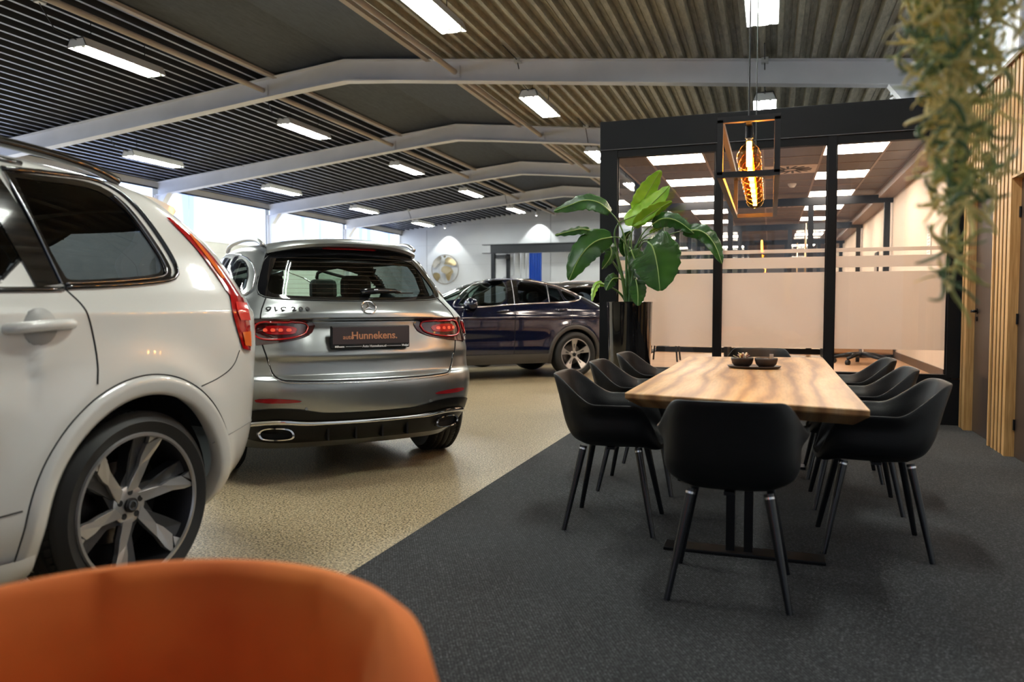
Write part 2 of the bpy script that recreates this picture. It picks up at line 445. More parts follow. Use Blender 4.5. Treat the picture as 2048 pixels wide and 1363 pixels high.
# portal frames
BEAM_Y = [7.0, 12.05, 17.1, 22.1, 27.05]
BD, BW, TF = 0.36, 0.20, 0.014
def portal(y, i):
    root = empty('portal_frame', (0, y, 0))
    def z(x): return zroof(x) - 0.004
    for nm, xa, xb in (('rafter', XL + 0.05, XR), ('rafter', XR, XE - 0.05)):
        b = MB()
        for (o, h, w) in ((0.0, TF, BW), (-BD + TF, TF, BW)):
            b.add([(xa, -w/2, z(xa) + o), (xb, -w/2, z(xb) + o), (xb, w/2, z(xb) + o), (xa, w/2, z(xa) + o),
                   (xa, -w/2, z(xa) + o - h), (xb, -w/2, z(xb) + o - h), (xb, w/2, z(xb) + o - h), (xa, w/2, z(xa) + o - h)],
                  [(0,1,2,3),(7,6,5,4),(0,4,5,1),(2,6,7,3),(1,5,6,2),(3,7,4,0)])
        t = 0.006
        b.add([(xa, -t, z(xa) - TF), (xb, -t, z(xb) - TF), (xb, t, z(xb) - TF), (xa, t, z(xa) - TF),
               (xa, -t, z(xa) - BD + TF), (xb, -t, z(xb) - BD + TF), (xb, t, z(xb) - BD + TF), (xa, t, z(xa) - BD + TF)],
              [(0,1,2,3),(7,6,5,4),(0,4,5,1),(2,6,7,3),(1,5,6,2),(3,7,4,0)])
        b.build(nm, W_STEEL, root)
    # ridge haunch plate under the apex
    b = MB(); e = 1.0; zb = z(XR) - BD
    b.add([(XR - e, -BW/2, z(XR - e) - BD + .0), (XR, -BW/2, zb - .07 + .05), (XR + e, -BW/2, z(XR + e) - BD), (XR - e, BW/2, z(XR - e) - BD), (XR, BW/2, zb - .02), (XR + e, BW/2, z(XR + e) - BD),
           (XR, -BW/2, zb), (XR, BW/2, zb)], [(0, 1, 4, 3), (1, 2, 5, 4), (0, 6, 1), (1, 6, 2), (3, 4, 7), (4, 5, 7)])
    b.build('apex_plate', W_STEEL, root)
    for x, s in ((XL + 0.11, 1), (XE - 0.11, -1)):
        b = MB(); h = z(x) - BD
        for dx in (-0.1, 0.1): b.box((x + dx - .006, -BW/2, 0), (x + dx + .006, BW/2, h))
        b.box((x - .1, -.006, 0), (x + .1, .006, h)); b.build('column', W_STEEL, root)
        b = MB(); b.prism([(x + s * .1, h), (x + s * .36, z(x + s*.36) - BD), (x + s * .1, h - .30)], -BW/2, BW/2, lambda u, v, w: (u, w, v)); b.build('knee_brace', W_STEEL, root)
    where = ['nearest the orange chair', 'first past the meeting table', 'second past the meeting table', 'third past the meeting table', 'last before the globe wall'][i]
    tag(root, 'white painted steel roof frame, ' + where); root['kind'] = 'structure'
    return root
for i, y in enumerate(BEAM_Y): portal(y, i)
# round struts between the frames
ys = [Y0] + BEAM_Y + [Y1]
for x, lbl in ((-8.94, 'window side'), (-5.10, 'office side')):
    for a, c_, nm in zip(ys, ys[1:], ('under the entrance bay', 'in the first bay', 'in the second bay', 'in the third bay', 'in the fourth bay', 'against the globe wall')):
        o = MB().cyl((x, a + .02, zroof(x) - .2), (x, c_ - .02, zroof(x) - .2), .045, n=12).build('roof_strut', T_STEEL, smooth=True, autos=40)
        tag(o, 'round cream steel strut on the ridge\'s ' + lbl + ' ' + nm); o['kind'] = 'structure'
        for yy in (a + .02, c_ - .02):
            MB().box((x - .09, yy - .006, zroof(x) - .3), (x + .09, yy + .006, zroof(x) - .1)).build('end_plate', W_STEEL, o)

# left wall with clerestory windows
wl = bx('wall_left', (XL - 0.25, Y0, 0), (XL, Y1, 3.1), mat('pale_block', (0.60, 0.60, 0.56), 0.7, var=(1.2, 0.06)))
struct(wl, 'pale block wall below the clerestory windows')
for zz in [k * 0.2 + 0.2 for k in range(14)]:
    bx('course_joint', (XL - .002, Y0, zz - .004), (XL + .0015, Y1, zz + .004), mat('joint', (0.42, 0.42, 0.40), 0.8), wl)
q = NT('daylit_pane'); q.t.nodes.remove(q.b)
n1 = q.n('ShaderNodeTexNoise', Scale=0.55, Detail=2.0); q.l(q.mapping((1, 2.2, 0.25)), n1.inputs['Vector'])
e = q.n('ShaderNodeEmission', Strength=WIN_W)
q.l(q.ramp(n1.outputs['Fac'], [(0.36, (0.24, 0.32, 0.60)), (0.5, (0.55, 0.68, 1.0)), (0.66, (0.85, 0.92, 1.0))]), e.inputs['Color'])
q.l(e.outputs[0], q.t.nodes['Material Output'].inputs['Surface'])
for i, (a, c_) in enumerate(zip(ys, ys[1:])):
    w = empty('window_%d' % (i + 1), (XL, 0, 0)); struct(w, 'milky daylit clerestory window between roof frames')
    a2, c2 = a + .1, c_ - .1; n = 4
    for k in range(n):
        ya, yb = a2 + (c2 - a2) * k / n, a2 + (c2 - a2) * (k + 1) / n
        bx('pane', (-.06, ya + .012, 3.16), (-.05, yb - .012, 4.42), MATS['daylit_pane'], w)
    for k in range(1, n):
        yb = a2 + (c2 - a2) * k / n
        bx('mullion', (-.085, yb - .02, 3.16), (-.062, yb + .02, 4.42), W_STEEL, w)
    bx('window_sill', (-.1, a, 3.1), (.03, c_, 3.16), W_STEEL, w)
    bx('window_head', (-.12, a, 4.42), (-.0, c_, 4.62), W_STEEL, w)
    bx('cable_duct', (.0, a, 4.40), (.05, c_, 4.44), BLKM, w)

# far wall with panel seams, right wall
b = MB(); b.prism([(XL - .25, 0), (XE + .25, 0), (XE + .25, zroof(XE) + .1), (XR, ZR + .12), (XL - .25, zroof(XL) + .1)], 32.0, 32.25, lambda u, v, w: (u, w, v))
wf = struct(b.build('wall_far', W_WALL), 'white panelled gable wall behind the globe')
for x in (-13.1 - 1.9, -9.09, -3.0): bx('panel_seam', (x - .012, 31.994, 0), (x + .012, 32.0, zroof(x) - .1), mat('seam', (0.33, 0.34, 0.36), 0.6), wf)
for zz in (1.2, 2.1, 3.0, 3.9, 4.8): bx('panel_seam', (XL, 31.996, zz - .005), (XE, 32.0, zz + .005), mat('seam2', (0.50, 0.52, 0.54), 0.6), wf)
struct(bx('wall_right', (XE, Y0, 0), (XE + .2, Y1, zroof(XE) + .2), mat('white_lining', (0.72, 0.75, 0.80), 0.45, var=(3, 0.22, (1, 0.6, 9)), bump=(9, 0.35))), 'bluish white lined side wall above the oak battens')

# ------------------------------------------------------------------ fluorescent fixtures
def fixture(label, loc):
    root = empty('ceiling_light', loc); L, w = 1.5, .36
    wht = mat('fixture_white', (0.70, 0.70, 0.66), 0.4)
    # trough housing, open below (origin at the lower rim)
    b = MB(); pr = [(-w/2, 0), (-w/2 + .055, .13), (w/2 - .055, .13), (w/2, 0), (w/2 - .012, 0), (w/2 - .062, .115), (-w/2 + .062, .115), (-w/2 + .012, 0)]
    b.prism(pr, 0, L, lambda u, v, q_: (u, q_, v)); b.build('housing', wht, root)
    for y in (0, L - .012):
        MB().prism([(-w/2, 0), (-w/2 + .055, .13), (w/2 - .055, .13), (w/2, 0)], y, y + .012, lambda u, v, q_: (u, q_, v)).build('end_cap', wht, root)
    MB().box((-.018, .03, .02), (.018, L - .03, .112)).build('reflector', mat('reflector', (0.85, 0.85, 0.82), 0.25), root)
    for x in (-.085, .085):
        MB().cyl((x, .06, .012), (x, L - .06, .012), .017, n=8).build('tube', emat('tube_light', (0.96, 1.0, 0.93), TUBE_W), root)
        for y in (.03, L - .06): MB().box((x - .02, y, -.006), (x + .02, y + .03, .1)).build('lamp_holder', wht, root)
    h = zroof(loc[0]) - loc[2]
    for y in (.25, L - .25): MB().cyl((0, y, .13), (0, y, h + .03), .006, n=6).build('hanger', BLKM, root)
    MB().tube([(0, 0, .1), (0, -.35, .13), (0, -.6, h - .02), (0, -1.3, h - .01)], .008, 6).build('cable', BLKP, root)
    MB().box((-.05, -.62, h - .06), (.05, -.5, h + .01)).build('junction_box', wht, root)
    tag(root, label, 'ceiling light', 'fluorescent roof lights')
    return root
BAYN = ['in the near bay over the table', 'in the first bay past the table', 'in the second bay past the table', 'in the third bay past the table', 'in the bay of the globe wall']
for row, x, starts in (('row nearest the windows', -13.35, (8.4, 13.2, 18.0, 22.7, 27.4)), ('ridge row on window side', -9.38, (3.6, 8.4, 13.25, 18.05, 22.75, 27.4)),
                       ('ridge row on office side', -3.97, (3.0, 7.85, 12.55, 17.4, 22.2, 27.2)), ('row above the office', -.13, (3.0, 7.75, 12.55, 17.4))):
    for y in starts:
        k = min(range(5), key=lambda i: abs((8.3, 13.2, 18.0, 22.7, 27.4)[i] - y)) if y > 6 else None
        fixture('twin tube light, ' + row + (', ' + BAYN[k] if k is not None else ', in the bay of the orange chair'), (x, y, zroof(x) - .46))
# ------------------------------------------------------------------ glass office
OY, OX0, OX1 = 8.2, -1.77, 1.65
OZ0, OZ1, OF, OC = 0.46, 2.83, 0.44, 2.76   # glass bottom, fascia bottom, raised floor, ceiling
OYB = 24.0
of = empty('wall_office_front', (0, OY, 0)); struct(of, 'black framed glass front of the office')
FP = mat('fascia_black', (0.006, 0.007, 0.009), 0.55, spec=.2)
bx('fascia', (OX0, -.02, OZ1), (OX1 + .13, .12, 3.13), FP, of, .004)
bx('fascia_seam', (OX0, -.024, OZ1 - .006), (OX1 + .0, -.0, OZ1 + .0), mat('seam_grey', (0.10, 0.10, 0.11), 0.4), of)
bx('plinth', (OX0, 0, 0), (OX1 + .13, .1, OZ0 - .02), FP, of)
bx('head_rail', (OX0, 0, OZ1 - .085), (OX1, .08, OZ1 - .006), FP, of)
bx('bottom_rail', (OX0, -.005, OZ0 - .02), (OX1, .08, OZ0 + .03), FP, of)
for x0, x1 in ((OX0, OX0 + .19), (-.56, -.49), (.52, .60), (1.6, OX1 + .13)):
    bx('mullion', (x0, -.012, OZ0 if x0 > OX0 else 0), (x1, .085, OZ1 - .006), FP, of, .003)
BAYS = ((OX0 + .19, -.56), (-.49, .52), (.60, 1.6))
for x0, x1 in BAYS:
    bx('pane', (x0, .035, OZ0 + .03), (x1, .043, OZ1 - .085), CLEAR, of)
    for z0, z1 in ((.72, 1.487), (1.53, 1.642), (1.684, 1.722)):
        bx('frosted_strip', (x0 + .002, .046, z0), (x1 - .002, .0475, z1), MATS['frosted_film'], of)
    e = mat('pink_edge', (0.62, 0.42, 0.33), 0.4)
    for xx in (x0, x1 - .012): bx('glazing_bead', (xx, .02, OZ0 + .03), (xx + .012, .034, OZ1 - .085), BLK, of)

# left glass side of the office
os_ = empty('wall_office_side', (OX0, 0, 0)); struct(os_, 'black framed glass side of the office')
yy = [OY + .1, 10.4, 12.7, 15.0, 17.3, 19.6, 21.9, OYB]
bx('fascia', (-.0, OY + .12, OZ1), (.1, OYB, 3.13), FP, os_)
bx('plinth', (0, OY + .1, 0), (.1, OYB, OZ0), FP, os_)
for a, c_ in zip(yy, yy[1:]):
    bx('pane', (.05, a + .05, OZ0), (.058, c_ - .0, OZ1), CLEAR, os_)
    bx('mullion', (0, c_ - .04, OZ0), (.1, c_ + .04, OZ1), FP, os_)
# interior shell
struct(bx('floor_office', (OX0 + .1, OY + .1, OF - .06), (OX1, OYB, OF), MATS['plank_floor']), 'warm plank floor inside the office')
wr = struct(bx('wall_office_right', (OX1 - .04, OY + .1, OF), (OX1 + .1, OYB, 3.1), BEIGE), 'beige inner wall of the office')
bx('baseboard', (OX1 - .055, OY + .1, OF), (OX1 - .04, OYB, OF + .09), mat('brown_base', (0.10, 0.06, 0.04), 0.5), wr)
bk = struct(bx('wall_office_back', (OX0, OYB, 0), (OX1 + .1, OYB + .1, 3.13), mat('office_back', (0.20, 0.17, 0.15), 0.6)), 'dark back wall of the office')
# suspended ceiling: dark tiles, cream grid, lit panels
ce = empty('ceiling_office', (0, 0, 0)); struct(ce, 'dark tiled office ceiling with lit panels')
TD = mat('ceiling_tile', (0.085, 0.060, 0.052), 0.45)
GR = mat('ceiling_grid', (0.30, 0.22, 0.17), 0.4)
cols = [-1.66, -1.30, -.70, -.10, .50, 1.10, 1.42]
rows_ = [OY + .1 + .0 + .55 * k for k in range(28)]
panel_cols = (1, 4)
nlit = 0
for ci in range(len(cols) - 1):
    for ri in range(len(rows_) - 1):
        x0, x1, ya, yb = cols[ci] + .01, cols[ci + 1] - .01, rows_[ri] + .01, rows_[ri + 1] - .01
        lit = ci in panel_cols and ri % 3 == 0
        if lit:
            bx('light_panel', (x0, ya, OC - .004), (x1, yb, OC + .02), emat('panel_light', (1.0, 0.82, 0.66), PANEL_W), ce)
        elif ri < 14: bx('tile', (x0, ya, OC), (x1, yb, OC + .02), TD, ce)
bx('tile_field', (-1.66, rows_[14], OC), (1.42, OYB, OC + .015), TD, ce)
for x in cols: bx('grid_bar', (x - .012, OY + .1, OC - .006), (x + .012, OYB, OC + .02), GR, ce)
for y in rows_: bx('grid_bar', (-1.66, y - .006, OC - .004), (1.42, y + .006, OC + .02), GR, ce)
bx('bulkhead', (1.42, OY + .1, OC - .10), (OX1 - .04, OYB, OC + .05), mat('bulkhead', (0.20, 0.13, 0.10), 0.5), ce)
struct(bx('ceiling_office_void', (OX0 + .1, OY + .12, OC + .06), (OX1, OYB, 3.10), BLK), 'dark deck closing the office roof')
def swirl(x, y, lbl):
    root = empty('air_vent', (x, y, OC)); bx('plate', (-.29, -.29, -.006), (.29, .29, 0), mat('vent_plate', (0.62, 0.52, 0.45), 0.4), root)
    for k in range(16):
        a = k * math.pi / 8
        m_ = Matrix.Rotation(a, 4, 'Z') @ Matrix.Translation((.15, .03, -.008)) @ Matrix.Rotation(.35, 4, 'Z')
        MB().box((-.085, -.014, -.002), (.085, .014, .001), m_).build('slot', BLK, root)
    tag(root, lbl, 'vent', 'swirl vents in the office ceiling'); return root
swirl(.2, 9.65, 'square swirl air vent in the office ceiling closest to the glass front')
swirl(.2, 13.0, 'square swirl air vent deeper in the office ceiling, beyond the first partition')
for x, y, l in ((.25, 10.8, 'small round smoke detector behind the first swirl vent'),):
    tag(MB().lathe([(0, -.05), (.03, -.045), (.05, -.02), (.055, 0)], 16, (x, y, OC)).build('smoke_detector', mat('white_plastic', (.7, .68, .62), .4), smooth=True), l, 'detector')
# inner partitions (black frames with glass)
for i, y in enumerate((11.9, 15.6, 19.3)):
    p = empty('wall_partition', (0, y, 0)); struct(p, 'black framed glass partition inside the office')
    bx('head_rail', (OX0 + .1, -.04, OC - .16), (OX1 - .04, .04, OC - .05), FP, p)
    for x in (-.62, .30, 1.02, 1.50) if i else (-.62, .50, 1.50): bx('mullion', (x, -.035, OF), (x + .075, .035, OC - .05), FP, p)
    bx('bottom_rail', (OX0 + .1, -.03, OF), (OX1 - .04, .03, OF + .08), FP, p)
    bx('pane', (OX0 + .1, -.004, OF + .08), (OX1 - .04, .004, OC - .16), CLEAR, p)
    if i < 2: MB().cyl((.47, -.06, OF + .75), (.47, -.06, OF + 1.9), .014, n=10).build('pull_bar', mat('brass', (.6, .42, .24), .3, 1.0), p, smooth=True)
# brass-toned inner door leaf edge and cupboards
o = empty('cupboard', (1.13, 11.55, OF))
bx('body', (-.35, -.2, 0.05), (.45, .2, .72), mat('oak_cab', (0.42, 0.24, 0.12), 0.5, var=(4, .15, (1, 1, 6))), o)
for x in (-.34, .06): bx('door', (x, -.215, .07), (x + .38, -.2, .70), mat('oak_cab2', (0.46, 0.27, 0.14), 0.5, var=(4, .15, (1, 1, 6))), o)
bx('plinth', (-.33, -.18, 0), (.43, .18, .05), BLK, o)
tag(o, 'low oak cupboard behind the office chair', 'cupboard')
# desk with two screens
d = empty('desk', (.1, 11.25, OF))
bx('desk_top', (-.75, -.4, .72), (.65, .4, .745), mat('desk_white', (.6, .5, .42), .4), d)
for x in (-.7, .58): bx('leg', (x, -.36, 0), (x + .05, .36, .72), BLKM, d)
tag(d, 'office desk with steel frame legs behind the frosted glass', 'desk')
SC = NT('screen_glow'); SC.t.nodes.remove(SC.b)
ch = SC.n('ShaderNodeTexBrick', Scale=14.0); SC.l(SC.mapping((1, 1, 1)), ch.inputs['Vector'])
ch.inputs['Color1'].default_value = (0.75, 0.85, 1, 1); ch.inputs['Color2'].default_value = (0.45, 0.60, 0.95, 1); ch.inputs['Mortar'].default_value = (0.08, 0.1, 0.25, 1)
e = SC.n('ShaderNodeEmission', Strength=1.3); SC.l(ch.outputs['Color'], e.inputs['Color']); SC.l(e.outputs[0], SC.t.nodes['Material Output'].inputs['Surface'])
for x, l in ((-.24, 'lit computer screen on the desk, nearer the plant'), (.26, 'lit computer screen on the desk, nearer the cupboard')):
    s_ = empty('computer_screen', (x - .05, 11.3, OF + .745))
    bx('display', (-.235, -.004, .14), (.235, .0, .40), SC.m, s_); bx('bezel', (-.245, 0, .13), (.245, .02, .41), BLKP, s_)
    bx('stand', (-.02, .02, .01), (.02, .04, .2), BLKP, s_); bx('foot', (-.1, -.06, 0), (.1, .1, .012), BLKP, s_)
    tag(s_, l, 'screen', 'computer screens')
t_ = empty('card_terminal', (1.0, 11.47, OF + .72)); 
bx('body', (-.1, -.05, 0), (.1, .05, .26), mat('white_plastic', (.7, .68, .62), .4), t_, .01); bx('keypad', (-.07, -.055, .05), (.07, -.05, .15), mat('grey_keys', (.3, .3, .3), .5), t_)
tag(t_, 'white desktop device standing on the cupboard', 'device')
# office chair
oc = empty('office_chair', tuple(at_z(1722, 727, OF)))
for k in range(5):
    a = 0.35 + k * 2 * math.pi / 5; c_, s_ = math.cos(a), math.sin(a)
    MB().tube([(0, 0, .12), (c_ * .15, s_ * .15, .11), (c_ * .31, s_ * .31, .075)], [.03, .026, .018], 8).build('foot_arm', BLKM, oc, smooth=True)
    MB().cyl((c_ * .31 - s_ * .02, s_ * .31 + c_ * .02, .03), (c_ * .31 + s_ * .02, s_ * .31 - c_ * .02, .03), .03, n=14).build('caster', BLKP, oc, smooth=True, autos=40)
MB().cyl((0, 0, .1), (0, 0, .44), .026, n=12).build('gas_lift', CHROME, oc, smooth=True, autos=40)
b = MB(); b.box((-.24, -.24, .44), (.24, .24, .52)); b.build('seat', BLKP, oc, bevel=.04)
b = MB(); b.grid([[(x, .22 - .10 * (x / .24) ** 2 + .05 * (z - .5), z) for x in np.linspace(-.23, .23, 9)] for z in np.linspace(.54, .98, 8)]); b.build('backrest', BLKP, oc, smooth=True, solid=.03)
tag(oc, 'black swivel office chair on five casters behind the glass', 'chair')
# bar stool behind the first pane
st = empty('bar_stool', tuple(at_z(1330, 721, OF)))
for x, y in ((-.14, -.14), (.14, -.14), (.14, .14), (-.14, .14)): MB().cyl((x * 1.25, y * 1.25, 0), (x * .8, y * .8, .62), .011, n=8).build('leg', BLKM, st)
MB().lathe([(0, .62), (.17, .62), (.18, .64), (.17, .66), (0, .66)], 20).build('seat', BLKP, st, smooth=True)
tag(st, 'black wire legged stool behind the frosted glass', 'stool')
# framed sheet on the beige wall, small picture deeper in
p = empty('wall_notice', (OX1 - .045, 9.2, 1.83)); bx('sheet', (-.006, -.1, -.17), (0, .1, .17), mat('paper', (.80, .77, .72), .5), p)
for k in range(7): bx('text_line', (-.0068, -.07, .10 - k * .035), (-.006, .04 if k % 2 else .07, .108 - k * .035), mat('ink', (.35, .32, .3), .6), p)
tag(p, 'white notice sheet on the beige office wall', 'notice')
p = empty('picture_frame', (OX1 - .045, 13.4, 1.78)); bx('frame', (-.02, -.18, -.22), (0, .18, .22), BLK, p); bx('print', (-.022, -.13, -.17), (-.02, .13, .17), mat('print', (.30, .22, .18), .5), p)
tag(p, 'small dark framed picture deeper on the beige wall', 'picture')
# ------------------------------------------------------------------ oak batten wall on the right
WX = 1.71
ww = empty('wall_battens', (WX, 0, 0)); struct(ww, 'oak batten clad wall with two dark doors')
OAK = MATS['oak']; DKB = mat('batten_gap_shade', (0.045, 0.026, 0.014), 0.7)  # backing coloured dark to paint the shadow between the shallow battens
zt, zd = 2.97, 2.12
pitch, bwid = .100, .060
me_cache = {}
def batten(y, z0, z1):
    key = round(z1 - z0, 3)
    if key not in me_cache:
        me_cache[key] = MB().box((-.006, -bwid / 2, 0), (0, bwid / 2, z1 - z0)).build('batten', OAK, ww); o = me_cache[key]
    else:
        o = bpy.data.objects.new('batten', me_cache[key].data); C.objects.link(o); o.parent = ww
    o.location = (0, y, z0)
doors = ((7.10, 7.93), (5.75, 6.66))
y = 5.0
while y < 8.16:
    ind = any(a - .005 < y < c_ + .005 for a, c_ in doors)
    batten(y, zd if ind else 0, zt); y += pitch
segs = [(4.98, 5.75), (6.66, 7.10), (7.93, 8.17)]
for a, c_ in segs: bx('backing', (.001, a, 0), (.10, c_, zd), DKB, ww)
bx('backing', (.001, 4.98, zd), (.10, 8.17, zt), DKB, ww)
bx('cap', (-.03, 4.98, zt), (.12, 8.19, zt + .03), mat('cap_wood', (.16, .09, .04), .5), ww)
for a, c_ in doors:
    for yj in (a, c_):
        bx('jamb', (-.012, yj - .02, 0), (.12, yj + .02, zd), OAK, ww)
    bx('lintel', (-.010, a, zd - .02), (.12, c_, zd), OAK, ww)
for i, (a, c_) in enumerate(doors):
    dr = empty('door_%d' % (i + 1), (WX + .055, a + .02, 0)); struct(dr, 'dark brown flush door in the oak batten wall')
    bx('leaf', (0, .005, .008), (.04, c_ - a - .045, zd - .025), DKWOOD, dr)
    if i == 0:
        hy = c_ - a - .12
        h = MB(); h.cyl((0, hy, 1.10), (-.05, hy, 1.10), .012, n=10); h.tube([(-.045, hy, 1.10), (-.05, hy - .06, 1.10), (-.05, hy - .13, 1.10)], .011, 10)
        h.build('handle', BLK, dr, smooth=True); MB().cyl((-.006, hy, 1.10), (.001, hy, 1.10), .026, n=18).build('rose', BLK, dr)
        MB().cyl((-.008, hy, 1.03), (.001, hy, 1.03), .02, n=18).build('key_rose', BLK, dr)
    else:
        for z in (.25, 1.05, 1.85): MB().cyl((-.006, c_ - a - .05, z - .04), (-.006, c_ - a - .05, z + .04), .009, n=8).build('hinge', BLK, dr)

# foil duct and vent pipe above the office roof
b = MB(); rr = []
for k in range(40): rr.append((.13 + (.012 if k % 2 else 0), 3.098 + k * .036))
dz = at_y(1800, 190, 12.9)
b.lathe(rr, 20, (dz.x, 12.9, 0)); tag(b.build('flexible_duct', mat('foil', (.75, .76, .78), .22, 1.0, bump=(30, .6)), smooth=False), 'crinkled foil duct rising above the office roof', 'duct')

# ------------------------------------------------------------------ far wall furnishings
def rear_frame():
    r = empty('door_portal', (0, 31.0, 0))
    bx('lintel_web', (-11.5, -.03, 3.42), (-4.6, .03, 3.76), BLKM, r)
    for z in (3.40, 3.76): bx('lintel_flange', (-11.85, -.14, z), (-4.6, .14, z + .025), BLKM, r)
    bx('post', (-11.45, -.1, 0), (-11.3, .1, 3.4), BLKM, r); bx('post', (-4.8, -.1, 0), (-4.65, .1, 3.4), BLKM, r)
    bx('rear_post', (-11.0, .6, 0), (-10.85, .75, 3.4), BLKM, r); bx('rear_tie', (-11.42, .0, 3.2), (-10.85, .75, 3.34), BLKM, r)
    tag(r, 'dark steel portal standing before the far wall', 'portal'); return r
rear_frame()
b = MB(); pts = []
for k in range(40): pts.append((-9.45 + .55 * (k / 39 - .5), 30.9 + .05 * math.sin(k * 1.15), 0))
b.grid([[(p[0], p[1], z) for p in pts] for z in (.02, 3.38)])
tag(b.build('strip_curtain', mat('blue_vinyl', (0.01, 0.07, 0.42), 0.2), smooth=True), 'gathered blue vinyl curtain hanging in the steel portal', 'curtain')
for k, (x, z) in enumerate(((-10.75, 3.2), (-10.45, 3.25), (-10.2, 3.3))):
    o = MB().tube([(x, 31.96, z + .3), (x, 31.96, 2.5 - .12 * k), (x - .5, 31.96, 2.4 - .12 * k)], .025, 8).build('wall_pipe', mat('grey_pipe', (.55, .57, .6), .4), smooth=True)
    tag(o, ('thin grey pipe bent along the far wall, longest', 'thin grey pipe bent along the far wall, between two others', 'thin grey pipe bent along the far wall, nearest the blue curtain')[k], 'pipe', 'pipes on the far wall')

# metal globe with continents
gl = empty('wall_globe', (-14.05, 31.9, 2.80)); R = .66
ring = [(R * math.cos(a), 0, R * math.sin(a)) for a in np.linspace(0, 2 * math.pi, 64, endpoint=False)]
MB().tube(ring, .014, 6, closed=True).build('rim', mat('bronze', (.20, .15, .09), .35, 1.0), gl, smooth=True)
for k in (-.45, 0, .45):
    MB().tube([(k * R * math.cos(a) * 1.0, .02, R * math.sin(a)) for a in np.linspace(-math.pi/2, math.pi/2, 20)], .004, 5).build('meridian', mat('bronze', (.2, .15, .09), .35, 1.0), gl)
GOLD = mat('brushed_gold', (.42, .34, .20), .32, 1.0, var=(2, .25))
land = {'north_america': [(-.62, .25), (-.55, .42), (-.40, .55), (-.18, .62), (-.12, .48), (-.22, .38), (-.15, .28), (-.30, .22), (-.38, .10), (-.50, .05), (-.58, .12)],
        'south_america': [(-.55, -.18), (-.40, -.14), (-.22, -.18), (-.16, -.28), (-.22, -.42), (-.32, -.52), (-.38, -.54), (-.46, -.42), (-.54, -.32)],
        'africa': [(-.06, .10), (.05, .16), (.20, .14), (.36, .08), (.44, -.06), (.46, -.14), (.36, -.28), (.30, -.46), (.20, -.54), (.13, -.44), (.10, -.22), (-.02, -.16), (-.12, -.10), (-.12, .02)],
        'europe': [(0, .22), (.08, .34), (.05, .44), (.16, .55), (.34, .52), (.52, .38), (.60, .18), (.48, .14), (.36, .18), (.22, .20), (.10, .20)],
        'greenland': [(-.06, .60), (.04, .64), (.10, .58), (.02, .50)]}
for nm, poly in land.items():
    poly = chaikin(poly, 1)
    def onsph(u, v, w): return (u, -w - .25 * math.sqrt(max(0, R * R - u * u - v * v)), v)
    MB().prism(poly, 0, .012, onsph).build('continent', GOLD, gl)
tag(gl, 'gold metal world globe hanging on the white far wall', 'globe')
# wall washers
for k, (x, z) in enumerate(((-13.9, 4.62), (-9.6, 5.02), (-5.6, 5.05))):
    o = empty('wall_washer', (x, 31.55, z)); MB().cyl((0, 0, 0), (0, .0, .14), .05, n=14).build('can', W_STEEL, o, smooth=True, autos=40); MB().bar((0, 0, .12), (0, .45, .12), .03, .03).build('bracket', W_STEEL, o)
    MB().cyl((0, 0, -.002), (0, 0, .004), .04, n=14).build('lens', emat('washer_lens', (1, 1, .96), 6.0), o)
    tag(o, ('white wall washer above the globe', 'white wall washer above the blue curtain', 'white wall washer at the office end of the far wall')[k], 'wall light', 'wall washers')
    ld = bpy.data.lights.new('washer_beam', 'SPOT'); ld.energy = SPOT_W; ld.spot_size = math.radians(86); ld.spot_blend = .3; ld.color = (.97, 1, .95); ld.shadow_soft_size = .03
    lo = bpy.data.objects.new('washer_beam', ld); C.objects.link(lo); lo.parent = o; lo.location = (0, .0, -.02); lo.rotation_euler = (math.radians(14), 0, 0)
# ------------------------------------------------------------------ cars
def pchip(xs, ys, t):
    xs, ys = np.asarray(xs, float), np.asarray(ys, float); h = np.diff(xs); d = np.diff(ys) / h
    m = np.zeros_like(ys); m[0], m[-1] = d[0], d[-1]
    for i in range(1, len(xs) - 1):
        if d[i-1] * d[i] > 0:
            w1, w2 = 2*h[i] + h[i-1], h[i] + 2*h[i-1]; m[i] = (w1 + w2) / (w1 / d[i-1] + w2 / d[i])
    i = np.clip(np.searchsorted(xs, t) - 1, 0, len(h) - 1); s = (t - xs[i]) / h[i]
    return ((1+2*s)*(1-s)**2)*ys[i] + s*(1-s)**2*h[i]*m[i] + s*s*(3-2*s)*ys[i+1] + s*s*(s-1)*h[i]*m[i+1]

